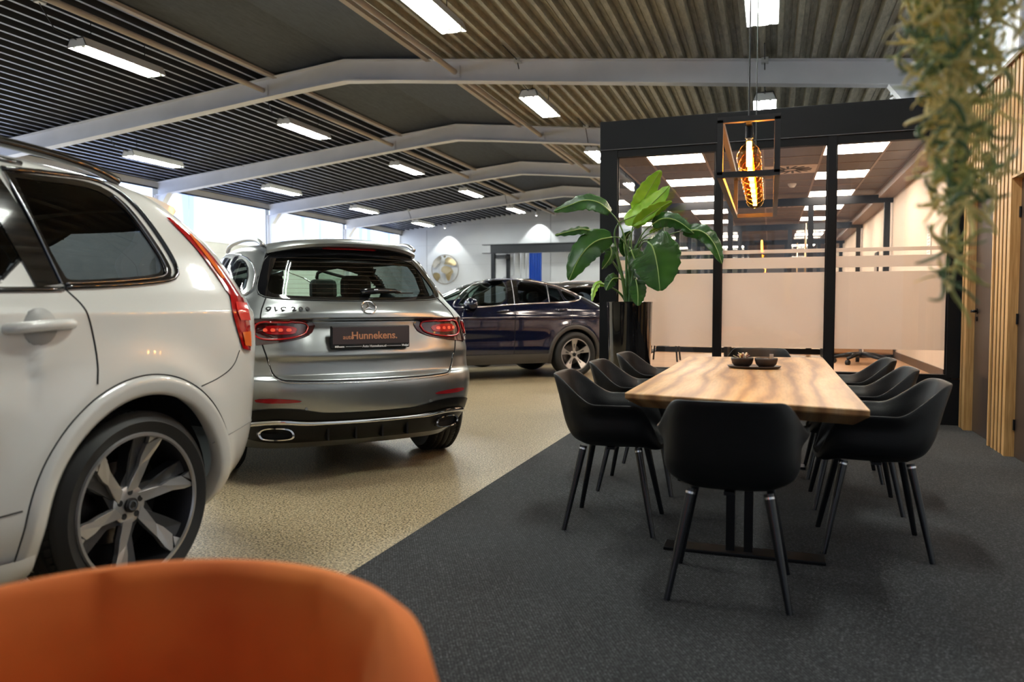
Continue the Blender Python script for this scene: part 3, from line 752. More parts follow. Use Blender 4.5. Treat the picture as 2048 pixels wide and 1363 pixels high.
class Car:
    """body local frame: x right, y forward, z up, origin on the floor under the rear axle.
    rows: (z, rear y, rear crown, corner fx, corner fy, half width, rear taper, front y, sag) from the sill upwards"""
    def __init__(s, name, rows, loc, az, wb, wheel_r, arch_r, track, paint, roof_dome=.05, roof_drop=(.0, .0, 1.0), ns=170, disp=None, front=(.32, .34, .42, .12)):
        s.root = empty(name, (loc[0], loc[1], 0), math.radians(az - 90)); s.wb, s.wr, s.ar, s.tr = wb, wheel_r, arch_r, track
        s.paint = paint
        bpy.context.view_layer.update()
        s.mw = Matrix.Translation((loc[0], loc[1], 0)) @ Matrix.Rotation(math.radians(az - 90), 4, 'Z'); s.mi = s.mw.inverted()
        R = np.array(rows, float); last = R[-1].copy(); ext = []
        ym = (last[1] + last[7]) / 2
        for k in (.93, .84, .72, .58, .42, .25, .08, .01):
            r = last.copy(); r[0] = last[0] + roof_dome * (1 - k * k); r[5] = last[5] * k; r[6] = last[6] * k
            r[1] = ym + (last[1] - ym) * k; r[7] = ym + (last[7] - ym) * k; r[2] *= k; r[3] *= k; r[4] *= k; ext.append(r)
        R = np.vstack([R, ext]); t0 = np.arange(len(R)); t = np.linspace(0, len(R) - 1, ns)
        P = np.stack([pchip(t0, R[:, c], t) for c in range(9)], 1)
        NR, NC, NS, NF = 30, 18, 170, 26
        V = []
        for z, yr, cr, fx, fy, w, tp, yf, sg in P:
            fcr, ffx, ffy, ftp = front; fk = min(1, w / .6); fcr, ffx, ffy, ftp = fcr * fk, ffx * fk, ffy * fk, ftp * fk
            mid = (yr + yf) / 2 + .2 * (yf - yr) * 0; L = yf - yr
            cr2, fy2, fcr2, ffy2 = [min(q, L * .22) for q in (cr, fy, fcr, ffy)]
            xc = max(w - tp, 1e-4); yc = yr + cr2; fx2 = min(fx, xc * .8)
            xf = max(w - ftp, 1e-4); yfc = yf - fcr2; ffx2 = min(ffx, xf * .8)
            xs = np.linspace(0, xc - fx2, NR); pts = [(x, yr + cr2 * (x / xc) ** 2) for x in xs]
            def sx(y):
                if y < mid: return w - tp * max(0, (mid - y) / (mid - yc)) ** 2.2
                return w - ftp * max(0, (y - mid) / (yfc - mid)) ** 2.6
            p0, p2 = np.array(pts[-1]), np.array((sx(yc + fy2), yc + fy2)); p1 = np.array((xc, yr + cr2 * 1.0))
            for q in np.linspace(0, 1, NC + 2)[1:-1]: pts.append(tuple((1-q)**2*p0 + 2*q*(1-q)*p1 + q*q*p2))
            for y in np.linspace(yc + fy2, yfc - ffy2, NS): pts.append((sx(y), y))
            p0, p2 = np.array(pts[-1]), np.array((xf - ffx2, yf - fcr2 * ((xf - ffx2) / xf) ** 2)); p1 = np.array((xf, yfc))
            for q in np.linspace(0, 1, NC + 2)[1:-1]: pts.append(tuple((1-q)**2*p0 + 2*q*(1-q)*p1 + q*q*p2))
            xs = np.linspace(xf - ffx2, 0, NF)[1:]; pts += [(x, yf - fcr2 * (x / xf) ** 2) for x in xs]
            a = np.array(pts); zz = np.full(len(a), z)
            yd, ydf, yc0 = roof_drop[0], roof_drop[1], roof_drop[2]
            rel = a[:, 1] - yc0
            zz -= sg * np.where(rel < 0, yd * (rel / 1.5) ** 2, ydf * (rel / 1.5) ** 2)
            V.append(np.column_stack([a, zz]))
        V = np.array(V)                                   # slices x half outline x 3
        if disp is not None: V = disp(V)
        n, m, _ = V.shape
        Lf = V[:, 1:-1].copy()[:, ::-1]; Lf[:, :, 0] *= -1
        F = np.concatenate([V, Lf], 1); m2 = F.shape[1]
        s.verts = F.reshape(-1, 3)
        i = np.arange(n - 1)[:, None] * m2; j = np.arange(m2)[None]; k = (j + 1) % m2
        s.faces = np.stack([i + j, i + k, i + m2 + k, i + m2 + j], -1).reshape(-1, 4)
        s.bvh = BVHTree.FromPolygons([tuple(p) for p in s.verts], [tuple(f) for f in s.faces.tolist()])
        s.cut = np.zeros(len(s.faces), bool); s.cen = s.verts[s.faces].mean(1)
        a = s.verts[s.faces]; nn = np.cross(a[:, 2] - a[:, 0], a[:, 3] - a[:, 1]); s.nrm = nn / (np.linalg.norm(nn, axis=1)[:, None] + 1e-12)
    # -------- projections onto the body
    def _hit(s, o, d, off):
        h = s.bvh.ray_cast(Vector(o), Vector(d).normalized())
        if h[0] is None:
            dd = Vector(d).normalized(); best = None
            for t in np.linspace(.3, 14, 120):
                q = Vector(o) + dd * float(t); nr = s.bvh.find_nearest(q)
                if best is None or nr[3] < best[3]: best = nr
            h = best
        n = h[1]
        if n.dot(Vector(d)) > 0: n = -n
        return h[0] + n * off, n
    def pr(s, mode, u, v, off=0.0):
        if mode == 'left': return s._hit((-4, u, v), (1, 0, 0), off)[0]
        if mode == 'right': return s._hit((4, u, v), (-1, 0, 0), off)[0]
        if mode == 'rear': return s._hit((u, -6, v), (0, 1, 0), off)[0]
        if mode == 'front': return s._hit((u, 9, v), (0, -1, 0), off)[0]
        if mode == 'polar':
            a = math.radians(u); return s._hit((5 * math.sin(a), -5 * math.cos(a), v), (-math.sin(a), math.cos(a), 0), off)[0]
        if mode == 'cam':
            o = s.mi @ EYEV; d = (s.mi.to_3x3() @ ray(u, v)); return s._hit(o, d, off)[0]
    def poly(s, name, mode, pts, m, parent=None, off=.003, rings=7, n=72, smooth=2, mirror=False, cut=False, solid=0):
        out = [Vector(p) for p in (chaikin(pts, smooth) if smooth else pts)]; out = resample(out, n, True)
        c = sum(out, Vector((0,) * len(out[0]))) / len(out)
        R_ = []
        for k in range(rings + 1):
            f = 1 - k / rings * .995
            R_.append([s.pr(mode, *(c + (p - c) * f), off) for p in out])
        obs = []
        for sx in ((1, -1) if mirror else (1,)):
            b = MB(); b.grid([[(p.x * sx, p.y, p.z) for p in r] for r in R_], closed=True); obs.append(b.build(name, m, parent or s.root, smooth=True, solid=solid))
        if cut:
            B = R_[0]
            s.cut_region(B, mirror)
            sl = [s.pr(mode, *p, -.013) for p in out]
            for ob, sx in zip(obs, (1, -1)): MB().tube([(p.x * sx, p.y, p.z) for p in sl], .0155, 6, closed=True).build('window_seal', mat('seal_black', (.005, .005, .005), .6), ob, smooth=True)
        return obs
    def cut_region(s, border, mirror, shrink=.012):
        # remove body faces whose centre falls inside the border, seen along the border's mean normal
        P = np.array([tuple(p) for p in border]); c = P.mean(0); u, sv, vt = np.linalg.svd(P - c); e1, e2, nn = vt
        Q = np.column_stack([(P - c) @ e1, (P - c) @ e2])
        for sx in ((1, -1) if mirror else (1,)):
            D = s.cen * np.array([sx, 1, 1]) - c; X, Yv, Z = D @ e1, D @ e2, D @ nn
            ins = np.zeros(len(D), bool); x0, y0 = Q[-1]
            for x1, y1 in Q:
                cond = (y0 > Yv) != (y1 > Yv)
                with np.errstate(divide='ignore', invalid='ignore'): ins ^= cond & (X < (x1 - x0) * (Yv - y0) / (y1 - y0) + x0)
                x0, y0 = x1, y1
            dist = np.full(len(D), 9.0)
            for qx, qy in Q: dist = np.minimum(dist, np.hypot(X - qx, Yv - qy))
            s.cut |= ins & (np.abs(Z) < .22) & (dist > shrink)
    def strip(s, name, mode, A, B, m, parent=None, off=.004, n=40, k=6, mirror=False, sm=2, bulge=0.0):
        A = resample(chaikin(A, sm, False) if sm else A, n); B = resample(chaikin(B, sm, False) if sm else B, n)
        R_ = [[s.pr(mode, *(a.lerp(b_, t)), off + bulge * math.sin(math.pi * t)) for a, b_ in zip(A, B)] for t in np.linspace(0, 1, k + 1)]
        obs = []
        for sx in ((1, -1) if mirror else (1,)):
            b = MB(); b.grid([[(p.x * sx, p.y, p.z) for p in r] for r in R_]); obs.append(b.build(name, m, parent or s.root, smooth=True))
        return obs
    def line(s, name, mode, pts, r, m, parent=None, off=0.0, closed=False, mirror=False, sm=2, n=60, flat=None, ns=6):
        p = resample(chaikin(pts, sm, closed) if sm else pts, n, closed); q = [s.pr(mode, *a, off) for a in p]
        obs = []
        for sx in ((1, -1) if mirror else (1,)):
            b = MB(); b.tube([(a.x * sx, a.y, a.z) for a in q], r, ns, closed=closed); obs.append(b.build(name, m, parent or s.root, smooth=True))
        return obs
    def arches(s, lip_m, w=.05, out=.012, r=None):
        for yc in (0, s.wb):
            for sx, md in ((1, 'right'), (-1, 'left')):
                d = np.hypot(s.cen[:, 1] - yc, s.cen[:, 2] - s.wr); s.cut |= (d < s.ar + .022) & (s.cen[:, 0] * sx > .45)
                a0, a1 = math.radians(-24), math.radians(204)
                A = [(yc + s.ar * math.cos(a), s.wr + s.ar * math.sin(a)) for a in np.linspace(a0, a1, 50)]
                B = [(yc + (s.ar + w) * math.cos(a), s.wr + (s.ar + w) * math.sin(a)) for a in np.linspace(a0, a1, 50)]
                A = [p for p in A if p[1] > .2]; B = [p for p in B if p[1] > .2]
                Ain = [s.pr(md, *p, -.05) for p in resample(A, 50)]
                rows_ = [Ain] + [[s.pr(md, *(Vector(p).lerp(Vector(q), t)), out * (1.3 if 0 < t < .9 else (1 if t == 0 else -.2))) for p, q in zip(resample(A, 50), resample(B, 50))] for t in np.linspace(0, 1, 6)]
                b = MB(); b.grid(rows_); b.build('wheel_arch', lip_m, s.root, smooth=True)
                MB().tube([s.pr(md, *p, .0) for p in resample(B, 60)], .003, 6).build('arch_gap', GAP, s.root, smooth=True)
                b = MB(); b.grid([[(sx * x, yc + (s.ar + .01) * math.cos(a), max(.12, s.wr + (s.ar + .01) * math.sin(a))) for a in np.linspace(-.22, math.pi + .22, 30)] for x in (s.tr + .03, .52)])
                b.add([(sx * .52, yc + (s.ar + .01) * math.cos(a), s.wr + (s.ar + .01) * math.sin(a)) for a in np.linspace(-.22, math.pi + .22, 30)], [tuple(range(30))])
                b.build('wheel_well', mat('well_black', (.006, .006, .006), .9), s.root)
    def finish(s, name='body'):
        f = s.faces[~s.cut]; me = bpy.data.meshes.new(name)
        me.from_pydata([tuple(p) for p in s.verts], [], [tuple(q) for q in f.tolist()]); me.materials.append(s.paint)
        me.polygons.foreach_set('use_smooth', [True] * len(me.polygons)); me.update()
        bm = bmesh.new(); bm.from_mesh(me); bmesh.ops.delete(bm, geom=[v for v in bm.verts if not v.link_faces], context='VERTS'); bmesh.ops.recalc_face_normals(bm, faces=bm.faces); bm.to_mesh(me); bm.free()
        o = bpy.data.objects.new(name, me); C.objects.link(o); o.parent = s.root
        fl = s.faces[~s.cut]; fl = fl[(s.cen[~s.cut][:, 2] > .5)]
        vn = np.zeros_like(s.verts); 
        for c_ in range(4): np.add.at(vn, s.faces[:, c_], s.nrm)
        vn /= (np.linalg.norm(vn, axis=1)[:, None] + 1e-9)
        if (vn[:, 0] * s.verts[:, 0]).sum() < 0: vn = -vn
        me2 = bpy.data.meshes.new('interior_lining'); me2.from_pydata([tuple(p) for p in (s.verts - vn * .022)], [], [tuple(q) for q in fl.tolist()]); me2.materials.append(mat('headliner', (.020, .020, .021), .8)); me2.update()
        bm = bmesh.new(); bm.from_mesh(me2); bmesh.ops.delete(bm, geom=[v for v in bm.verts if not v.link_faces], context='VERTS'); bm.to_mesh(me2); bm.free()
        o2 = bpy.data.objects.new('interior_lining', me2); C.objects.link(o2); o2.parent = s.root
        lo, hi = s.verts[:, 1].min(), s.verts[:, 1].max()
        bx('underbody', (-.55, lo + .38, .22), (.55, hi - .4, .34), mat('under_black', (.008, .008, .008), .8), s.root)
        for y0, y1 in ((s.ar + .06, s.wb - s.ar - .06),):
            if y1 > y0: bx('underbody', (-.82, y0, .24), (.82, y1, .34), mat('under_black', (.008, .008, .008), .8), s.root)
        return o
    def seats(s, ys, zh, m=None, hw=.36):
        m = m or mat('seat_black', (.012, .012, .013), .6)
        for y in ys:
            for x in (-hw, hw):
                st = empty('seat', (x, y, 0), 0, s.root)
                MB().box((-.24, 0, .55), (.24, .5, .72)).build('cushion', m, st, bevel=.06)
                b = MB(); b.box((-.23, -.08, .62), (.23, .07, zh - .22), Matrix.Shear('XZ', 4, (0, 0)) if False else None); b.build('backrest', m, st, bevel=.07)
                MB().box((-.13, -.12, zh - .20), (.13, -.01, zh)).build('headrest', m, st, bevel=.05)

def wheel(parent, x, y, r, rim_r, w, spec, side):
    """side: -1 when the outer face looks to car left"""
    wh = empty('wheel', (x, y, r), 0 if side > 0 else math.pi, parent)
    rub = mat('tyre_rubber', (.006, .006, .006), .6); grv = mat('tyre_groove', (.002, .002, .002), .9)
    h = w / 2; prof = [(rim_r - .005, -h + .03), (rim_r + .01, -h + .012), (r - .04, -h - .004), (r - .012, -h + .018)]
    ng = 4; ts = np.linspace(-h + .03, h - .03, ng * 4 + 1)
    for k, t in enumerate(ts):
        prof.append((r - (.009 if k % 4 in (2,) and 0 < k < ng * 4 else 0), t))
    prof += [(r - .012, h - .018), (r - .04, h + .004), (rim_r + .035, h + .002), (rim_r + .01, h - .008), (rim_r - .006, h - .014), (rim_r - .012, h - .05)]
    b = MB(); b.lathe(prof, 72, axis='x'); b.build('tyre', rub, wh, smooth=True, autos=50)
    # shoulder lugs
    b = MB()
    for k in range(72):
        a = k * math.pi / 36
        for sg in (-1, 1):
            m_ = Matrix.Rotation(a, 4, 'X') @ Matrix.Translation((sg * (h - .056), 0, r + .0004)) @ Matrix.Rotation(.3 * sg, 4, 'Z')
            b.box((-.024, -.0022, -.004), (.024, .0022, .0006), m_)
    o = b.build('tread_sipes', grv, wh); o['kind'] = 'stuff'
    dark = spec.get('dark', mat('rim_dark', (.03, .03, .034), .35, .7)); face = spec.get('face', mat('rim_cut', (.55, .54, .53), .32, .8))
    b = MB(); b.lathe([(rim_r - .002, h - .012), (rim_r - .006, h - .004), (rim_r - .016, h - .004), (rim_r - .020, h - .012)], 64, axis='x'); b.build('rim_lip', face, wh, smooth=True, autos=60)
    b = MB(); b.lathe([(rim_r - .012, h - .014), (rim_r - .03, h - .05), (rim_r - .045, -h + .05), (rim_r - .01, -h + .02)], 64, axis='x'); b.build('rim_barrel', dark, wh, smooth=True)
    MB().lathe([(.0, h - .16), (.16, h - .16), (.165, h - .17), (.165, h - .19), (0, h - .19)], 40, axis='x').build('brake_disc', mat('disc', (.22, .20, .19), .35, 1.0), wh, smooth=True, autos=40)
    MB().lathe([(0, -h + .07), (rim_r - .02, -h + .07)], 32, axis='x').build('back_plate', mat('well_black', (.006, .006, .006), .9), wh)
    spec['fn'](wh, h, rim_r, dark, face)
    return wh

def prism_x(b, poly, x0, x1, a=0.0, dish=None):
    ca, sa = math.cos(a), math.sin(a)
    def f(u, v, w):
        yy, zz = u * ca - v * sa, u * sa + v * ca; rr = math.hypot(u, v); return (w + (dish(rr) if dish else 0), yy, zz)
    b.prism(poly, x0, x1, f)

def widen(poly, k):
    # thicken a blade about its own centre line
    n = len(poly); out = []
    for i, (u, v) in enumerate(poly):
        j = n - 1 - i if i != n - 1 - i else i; cu = None
        best = min(((abs(v - q[1]), q) for m_, q in enumerate(poly) if (m_ < n // 2) != (i < n // 2)), key=lambda t: t[0])[1]
        cu = (u + best[0]) / 2; out.append((cu + (u - cu) * k, v))
    return out
def spokes_twist(wh, h, R, dark, face):
    """six bent blades, each with a bright arm, a kinked plate at the rim and a dark rib behind"""
    ds = lambda r: -.055 * (1 - (r / R) ** 2)
    n = 6
    for k in range(n):
        a = -k * 2 * math.pi / n + .02
        q = R / .290
        arm = [(.113, .255), (.102, .214), (.076, .172), (.060, .124), (.026, .060), (-.004, .050), (.020, .094), (.042, .146), (.050, .184), (.070, .231)]
        b = MB(); prism_x(b, widen([(u * q, v * q) for u, v in arm[::-1]], 1.75), h - .035, h - .012, a, ds); b.build('spoke', face, wh)
        plate = [(.070, .270), (.070, .238), (.108, .262)]
        b = MB(); prism_x(b, [(u * q, v * q) for u, v in [(.064, .272), (.064, .236), (.104, .257), (.120, .250), (.124, .252)]], h - .03, h - .012, a, ds); b.build('spoke_plate', face, wh)
        rib = [(.004, .268), (.062, .262), (.046, .19), (.030, .13), (-.006, .058), (-.052, .050), (-.006, .13), (-.004, .2)]
        b = MB(); prism_x(b, [(u * q, v * q) for u, v in rib[::-1]], h - .085, h - .030, a, ds); b.build('spoke_rib', mat('rim_rib', (.085, .085, .09), .35, .8), wh)
    hub(wh, h, face, dark, 5, .075, .05)
def hub(wh, h, face, dark, nl, r, pc):
    MB().lathe([(r, h - .10), (r, h - .072), (r - .012, h - .066), (.03, h - .066), (0, h - .066)], 30, axis='x').build('hub', face, wh, smooth=True, autos=35)
    for k in range(nl):
        a = k * 2 * math.pi / nl + .3
        MB().cyl((h - .067, pc * math.cos(a), pc * math.sin(a)), (h - .0645, pc * math.cos(a), pc * math.sin(a)), .0125, n=14).build('lug_hole', mat('well_black', (.006, .006, .006), .9), wh)
    MB().lathe([(.029, h - .066), (.029, h - .056), (.024, h - .053), (0, h - .053)], 24, axis='x').build('hub_cap', BLKP, wh, smooth=True, autos=35)
    MB().lathe([(.020, h - .0535), (.020, h - .0505), (.014, h - .0505), (.014, h - .0535)], 24, axis='x').build('hub_ring', CHROME, wh, smooth=True, autos=35)
def spokes_five(wh, h, R, dark, face):
    ds = lambda r: -.05 * (1 - (r / R) ** 2)
    for k in range(5):
        a = k * 2 * math.pi / 5 + .05
        sc = R / .255
        arm = [(-.020, .04), (.020, .04), (.022, .12), (.046, .20), (.060, .248), (-.060, .248), (-.046, .20), (-.022, .12)]
        b = MB(); prism_x(b, [(u * sc, v * sc) for u, v in arm], h - .045, h - .014, a, ds); sp = b.build('spoke', face, wh)
        gr = [(-.006, .10), (.006, .10), (.022, .215), (-.022, .215)]
        b = MB(); prism_x(b, [(u * sc, v * sc) for u, v in gr], h - .014, h - .0125, a, ds); b.build('spoke_groove', mat('rim_grey', (.24, .235, .24), .3, 1.0), sp if False else wh)
    hub(wh, h, face, dark, 5, .062, .045)

RED = mat('lamp_red', (.40, .004, .006), .12, coat=1.0)
REDB = mat('lamp_red_bright', (.75, .02, .012), .15, coat=1.0)
REDD = mat('lamp_red_dark', (.05, .003, .004), .12, coat=1.0)
AMB = mat('lamp_amber', (.85, .16, .02), .15, coat=1.0)
LCL = mat('lamp_clear', (.55, .50, .48), .12, coat=1.0)
GAP = mat('panel_gap', (.004, .004, .004), .9)
GLOSSB = mat('gloss_black', (.006, .006, .007), .06, coat=1.0)
TINT = glass('privacy_glass', (.30, .33, .36), 1.5)
TINT2 = glass('green_glass', (.52, .60, .56), 1.5)

# ---------------------------------------------------------------- white SUV
WHITE = mat('white_paint', (.76, .755, .71), .28, 0.0, 1.0)
rowsV = [
 # z     yr     cr   fx   fy    w    tp    yf    sag
 (.24, -.80, .16, .34, .36, .86, .10, 3.55, 0),
 (.33, -.93, .16, .36, .40, .92, .10, 3.72, 0),
 (.45, -1.01, .16, .38, .42, .965, .10, 3.82, 0),
 (.60, -1.05, .16, .38, .42, .975, .10, 3.86, 0),
 (.80, -1.06, .16, .38, .42, .985, .10, 3.84, 0),
 (.95, -1.07, .16, .36, .42, .985, .10, 3.76, 0),
 (1.06, -1.06, .16, .34, .40, .980, .10, 3.45, 0),
 (1.12, -1.05, .16, .33, .38, .974, .10, 3.0, .0),
 (1.14, -1.045, .16, .33, .38, .962, .10, 2.8, .0),
 (1.20, -1.02, .15, .31, .36, .918, .09, 2.45, .0),
 (1.26, -.99, .15, .30, .34, .890, .09, 2.30, .0),
 (1.36, -.92, .15, .27, .30, .850, .09, 2.08, .0),
 (1.48, -.82, .14, .24, .27, .800, .10, 1.82, .1),
 (1.60, -.70, .13, .24, .26, .745, .11, 1.52, .5),
 (1.66, -.64, .12, .22, .24, .700, .11, 1.35, .9),
 (1.70, -.56, .11, .20, .24, .625, .10, 1.20, 1),
]
def dispV(V):
    # shoulder crease, wheel-arch swell, sill tuck
    x, y, z = V[..., 0], V[..., 1], V[..., 2]
    side = np.clip((x - .6) / .25, 0, 1)
    for yc in (0, 2.984):
        d = np.hypot(y - yc, z - .385); x += side * .030 * np.exp(-((d - .50) / .10) ** 2) * (z > .2)
    x -= side * .016 * np.exp(-((z - .95) / .09) ** 2) * (np.abs(y - 1.5) < 1.05)
    V[..., 0] = x; return V
vo = Car('suv', rowsV, (-3.238, 2.342), 268, 2.984, .37, .44, .80, WHITE, roof_dome=.05, roof_drop=(.055, .03, .9), disp=dispV)
tag(vo.root, 'white SUV with tinted windows and two-tone alloy wheels', 'car')
r = vo.root
# side glass (pixel outlines on the visible side)
quarter = [(8, 343), (60, 349), (130, 357), (190, 368), (228, 388), (262, 418), (300, 468), (334, 520), (346, 548), (330, 558), (240, 566), (132, 571), (122, 562), (70, 470)]
vo.poly('quarter_window', 'cam', quarter, TINT, cut=True, off=.001, smooth=1, mirror=True)
cq = (205, 475); inq = [(cq[0] + (u - cq[0]) * .87 - 4, cq[1] + (v - cq[1]) * .90) for u, v in quarter]
vo.strip('window_border', 'cam', quarter + quarter[:1], inq + inq[:1], GLOSSB, off=.003, sm=1, n=120, k=3, mirror=True)
vo.line('window_trim', 'cam', [(2, 338), (60, 343), (130, 351), (192, 361), (236, 382), (272, 414), (312, 466), (346, 520), (356, 549), (340, 562), (240, 571), (130, 575)], .011, GLOSSB, off=.003, mirror=True, sm=2)
vo.line('window_chrome', 'cam', [(128, 569), (240, 564), (320, 556), (333, 546), (322, 520), (290, 470), (252, 420), (222, 392)], .0045, mat('dark_chrome', (.30, .30, .31), .15, 1.0), off=.010, mirror=True, sm=2)
vo.poly('door_window', 'left', [(.36, 1.225), (1.02, 1.20), (1.02, 1.63), (.62, 1.645), (.50, 1.62)], TINT, cut=True, off=.001, smooth=1, mirror=True)
vo.poly('front_window', 'left', [(1.12, 1.20), (1.98, 1.17), (1.62, 1.52), (1.40, 1.62), (1.12, 1.64)], TINT, cut=True, off=.001, smooth=1, mirror=True)
vo.line('window_trim', 'left', [(.30, 1.205), (1.05, 1.185), (2.05, 1.155), (1.64, 1.545), (1.42, 1.645), (.60, 1.665), (.28, 1.655)], .011, GLOSSB, off=.003, mirror=True, sm=1)
vo.strip('pillar_trim', 'cam', [(-20, 330), (30, 400), (70, 470), (122, 568)], [(-75, 330), (-20, 410), (20, 480), (72, 575)], GLOSSB, off=.004, mirror=True, sm=1)
vo.line('pillar_bead', 'cam', [(6, 345), (60, 440), (122, 570)], .004, mat('dark_chrome', (.30, .30, .31), .15, 1.0), off=.008, mirror=True)
vo.strip('door_pillar_trim', 'left', [(1.035, 1.20), (1.035, 1.65)], [(1.11, 1.20), (1.11, 1.65)], GLOSSB, off=.004, mirror=True, sm=0)
vo.poly('windscreen', 'front', [(-.66, 1.22), (.66, 1.22), (.50, 1.60), (-.50, 1.60)], TINT2, cut=True, off=.001, smooth=1)
vo.poly('rear_window', 'rear', [(-.62, 1.20), (.62, 1.20), (.54, 1.55), (-.54, 1.55)], TINT, cut=True, off=.001, smooth=1)
# shut lines
vo.line('door_gap', 'cam', [(126, 574), (168, 612), (180, 640), (196, 722), (195, 768)], .0035, GAP, mirror=True)
vo.line('door_gap', 'left', [(1.08, 1.19), (1.08, .36)], .0035, GAP, mirror=True, sm=0)
vo.line('bumper_gap', 'cam', [(403, 772), (440, 755), (468, 732), (479, 700)], .0025, GAP, mirror=True)
vo.line('bumper_gap', 'cam', [(425, 886), (470, 862), (507, 838)], .0025, mat('gap_soft', (.25, .25, .24), .6), mirror=True)
vo.line('sill_gap', 'cam', [(-40, 1045), (15, 1030), (45, 1022)], .003, GAP, mirror=True)
vo.strip('sill_cover', 'left', [(.46, .33), (2.50, .33)], [(.46, .24), (2.50, .24)], WHITE, off=.02, mirror=True, sm=0, bulge=.012)
# tail lamp: slim upper blade widening into the lower block
vo.strip('tail_lamp', 'cam', [(331, 436), (352, 456), (395, 502), (430, 550), (458, 592)], [(341, 437), (365, 456), (412, 498), (450, 548), (483, 598)], RED, off=.006, mirror=True, sm=2, bulge=.004)
lampL = vo.strip('tail_lamp', 'cam', [(458, 590), (463, 625), (473, 662), (484, 697)], [(483, 596), (493, 625), (499, 660), (499, 701)], RED, off=.007, mirror=True, sm=1, bulge=.006)
vo.strip('lamp_patch', 'cam', [(466, 606), (470, 625), (476, 640)], [(488, 608), (492, 625), (495, 640)], REDB, off=.016, mirror=True, sm=1)  # patches of brighter red and amber laid over the lamp lens
vo.strip('lamp_patch', 'cam', [(480, 664), (485, 690)], [(496, 662), (497, 692)], AMB, off=.015, mirror=True, sm=0)
vo.strip('lamp_patch', 'cam', [(374, 470), (410, 516), (440, 558)], [(379, 470), (417, 515), (448, 558)], AMB, off=.012, mirror=True, sm=1)
# roof spoiler and rails
b = MB(); rws = []
for t in np.linspace(-1, 1, 25):
    x = .60 * t; yb = -.60 - .0 + .17 * t * t; zt_ = 1.672 - .055 * t * t
    rws.append([(x, yb + .20, zt_ + .035), (x, yb + .02, zt_ + .018), (x, yb - .10, zt_ - .012), (x, yb - .115, zt_ - .03), (x, yb - .085, zt_ - .065), (x, yb + .06, zt_ - .06)])
b.grid(rws); b.add(rws[0], [(0, 1, 2, 3, 4, 5)]); b.add(rws[-1], [(5, 4, 3, 2, 1, 0)]); b.build('roof_spoiler', WHITE, r, smooth=True, autos=50)
for sx in (-1, 1):
    pts = [(sx * x, y, z) for x, y, z in ((.60, -.22, 1.675), (.612, -.08, 1.715), (.62, .25, 1.742), (.62, .9, 1.748), (.61, 1.2, 1.73), (.60, 1.3, 1.69))]
    MB().tube([Vector(p) for p in chaikin(pts, 2, False)], .020, 10).build('roof_rail', GLOSSB, r, smooth=True)
# door handles
for sx in (-1, 1):
    for y0 in (.43, 1.42):
        p0, p1 = vo.pr('left', y0 + .12, 1.075), vo.pr('left', y0 - .12, 1.085)
        pc = vo.pr('left', y0, 1.08)
        pts = [(p0.x + .012, p0.y, p0.z), (p0.x - .022, p0.y - .025, p0.z + .004), (pc.x - .034, pc.y, pc.z + .006), (p1.x - .026, p1.y + .02, p1.z + .004), (p1.x + .010, p1.y, p1.z)]
        MB().tube([(-sx * q[0], q[1], q[2]) for q in chaikin(pts, 2, False)], .019, 10, flat=None).build('door_handle', WHITE, r, smooth=True)
        MB().lathe([(0, .004), (.06, .003), (.064, -.004)], 20, (0, 0, 0), 'x').build('handle_shade_disc', mat('recess_shade_white', (.42, .42, .40), .4), r, smooth=True, loc=(sx * abs(pc.x) if sx > 0 else pc.x, pc.y, pc.z)).rotation_euler = (0, 0, 0 if sx > 0 else math.pi)  # disc in darker white paints the shade of the handle recess
vo.arches(WHITE, w=.075, out=.014)
vo.finish(); vo.seats((.55, 1.55), 1.42)
SV = dict(fn=spokes_twist)
for y in (0, 2.984):
    for sx in (-1, 1): wheel(r, sx * .805, y, .37, .290, .265, SV, sx)
for sx in (-1, 1):
    p = vo.pr('left', 2.02, 1.2); MB().lathe([(0, -.14), (.07, -.10), (.085, 0), (.07, .09), (0, .12)], 18, (0, 0, 0), 'x').build('wing_mirror', WHITE, r, smooth=True, loc=(sx * (abs(p.x) + .13), 2.0, 1.24))
for sx in (-1, 1): vo.poly('head_lamp', 'front', [(sx * .48, .80), (sx * .80, .80), (sx * .84, .93), (sx * .50, .92)], LCL, off=.004, smooth=1)
vo.poly('grille', 'front', [(-.42, .62), (.42, .62), (.44, .95), (-.44, .95)], GLOSSB, off=.004, smooth=1)
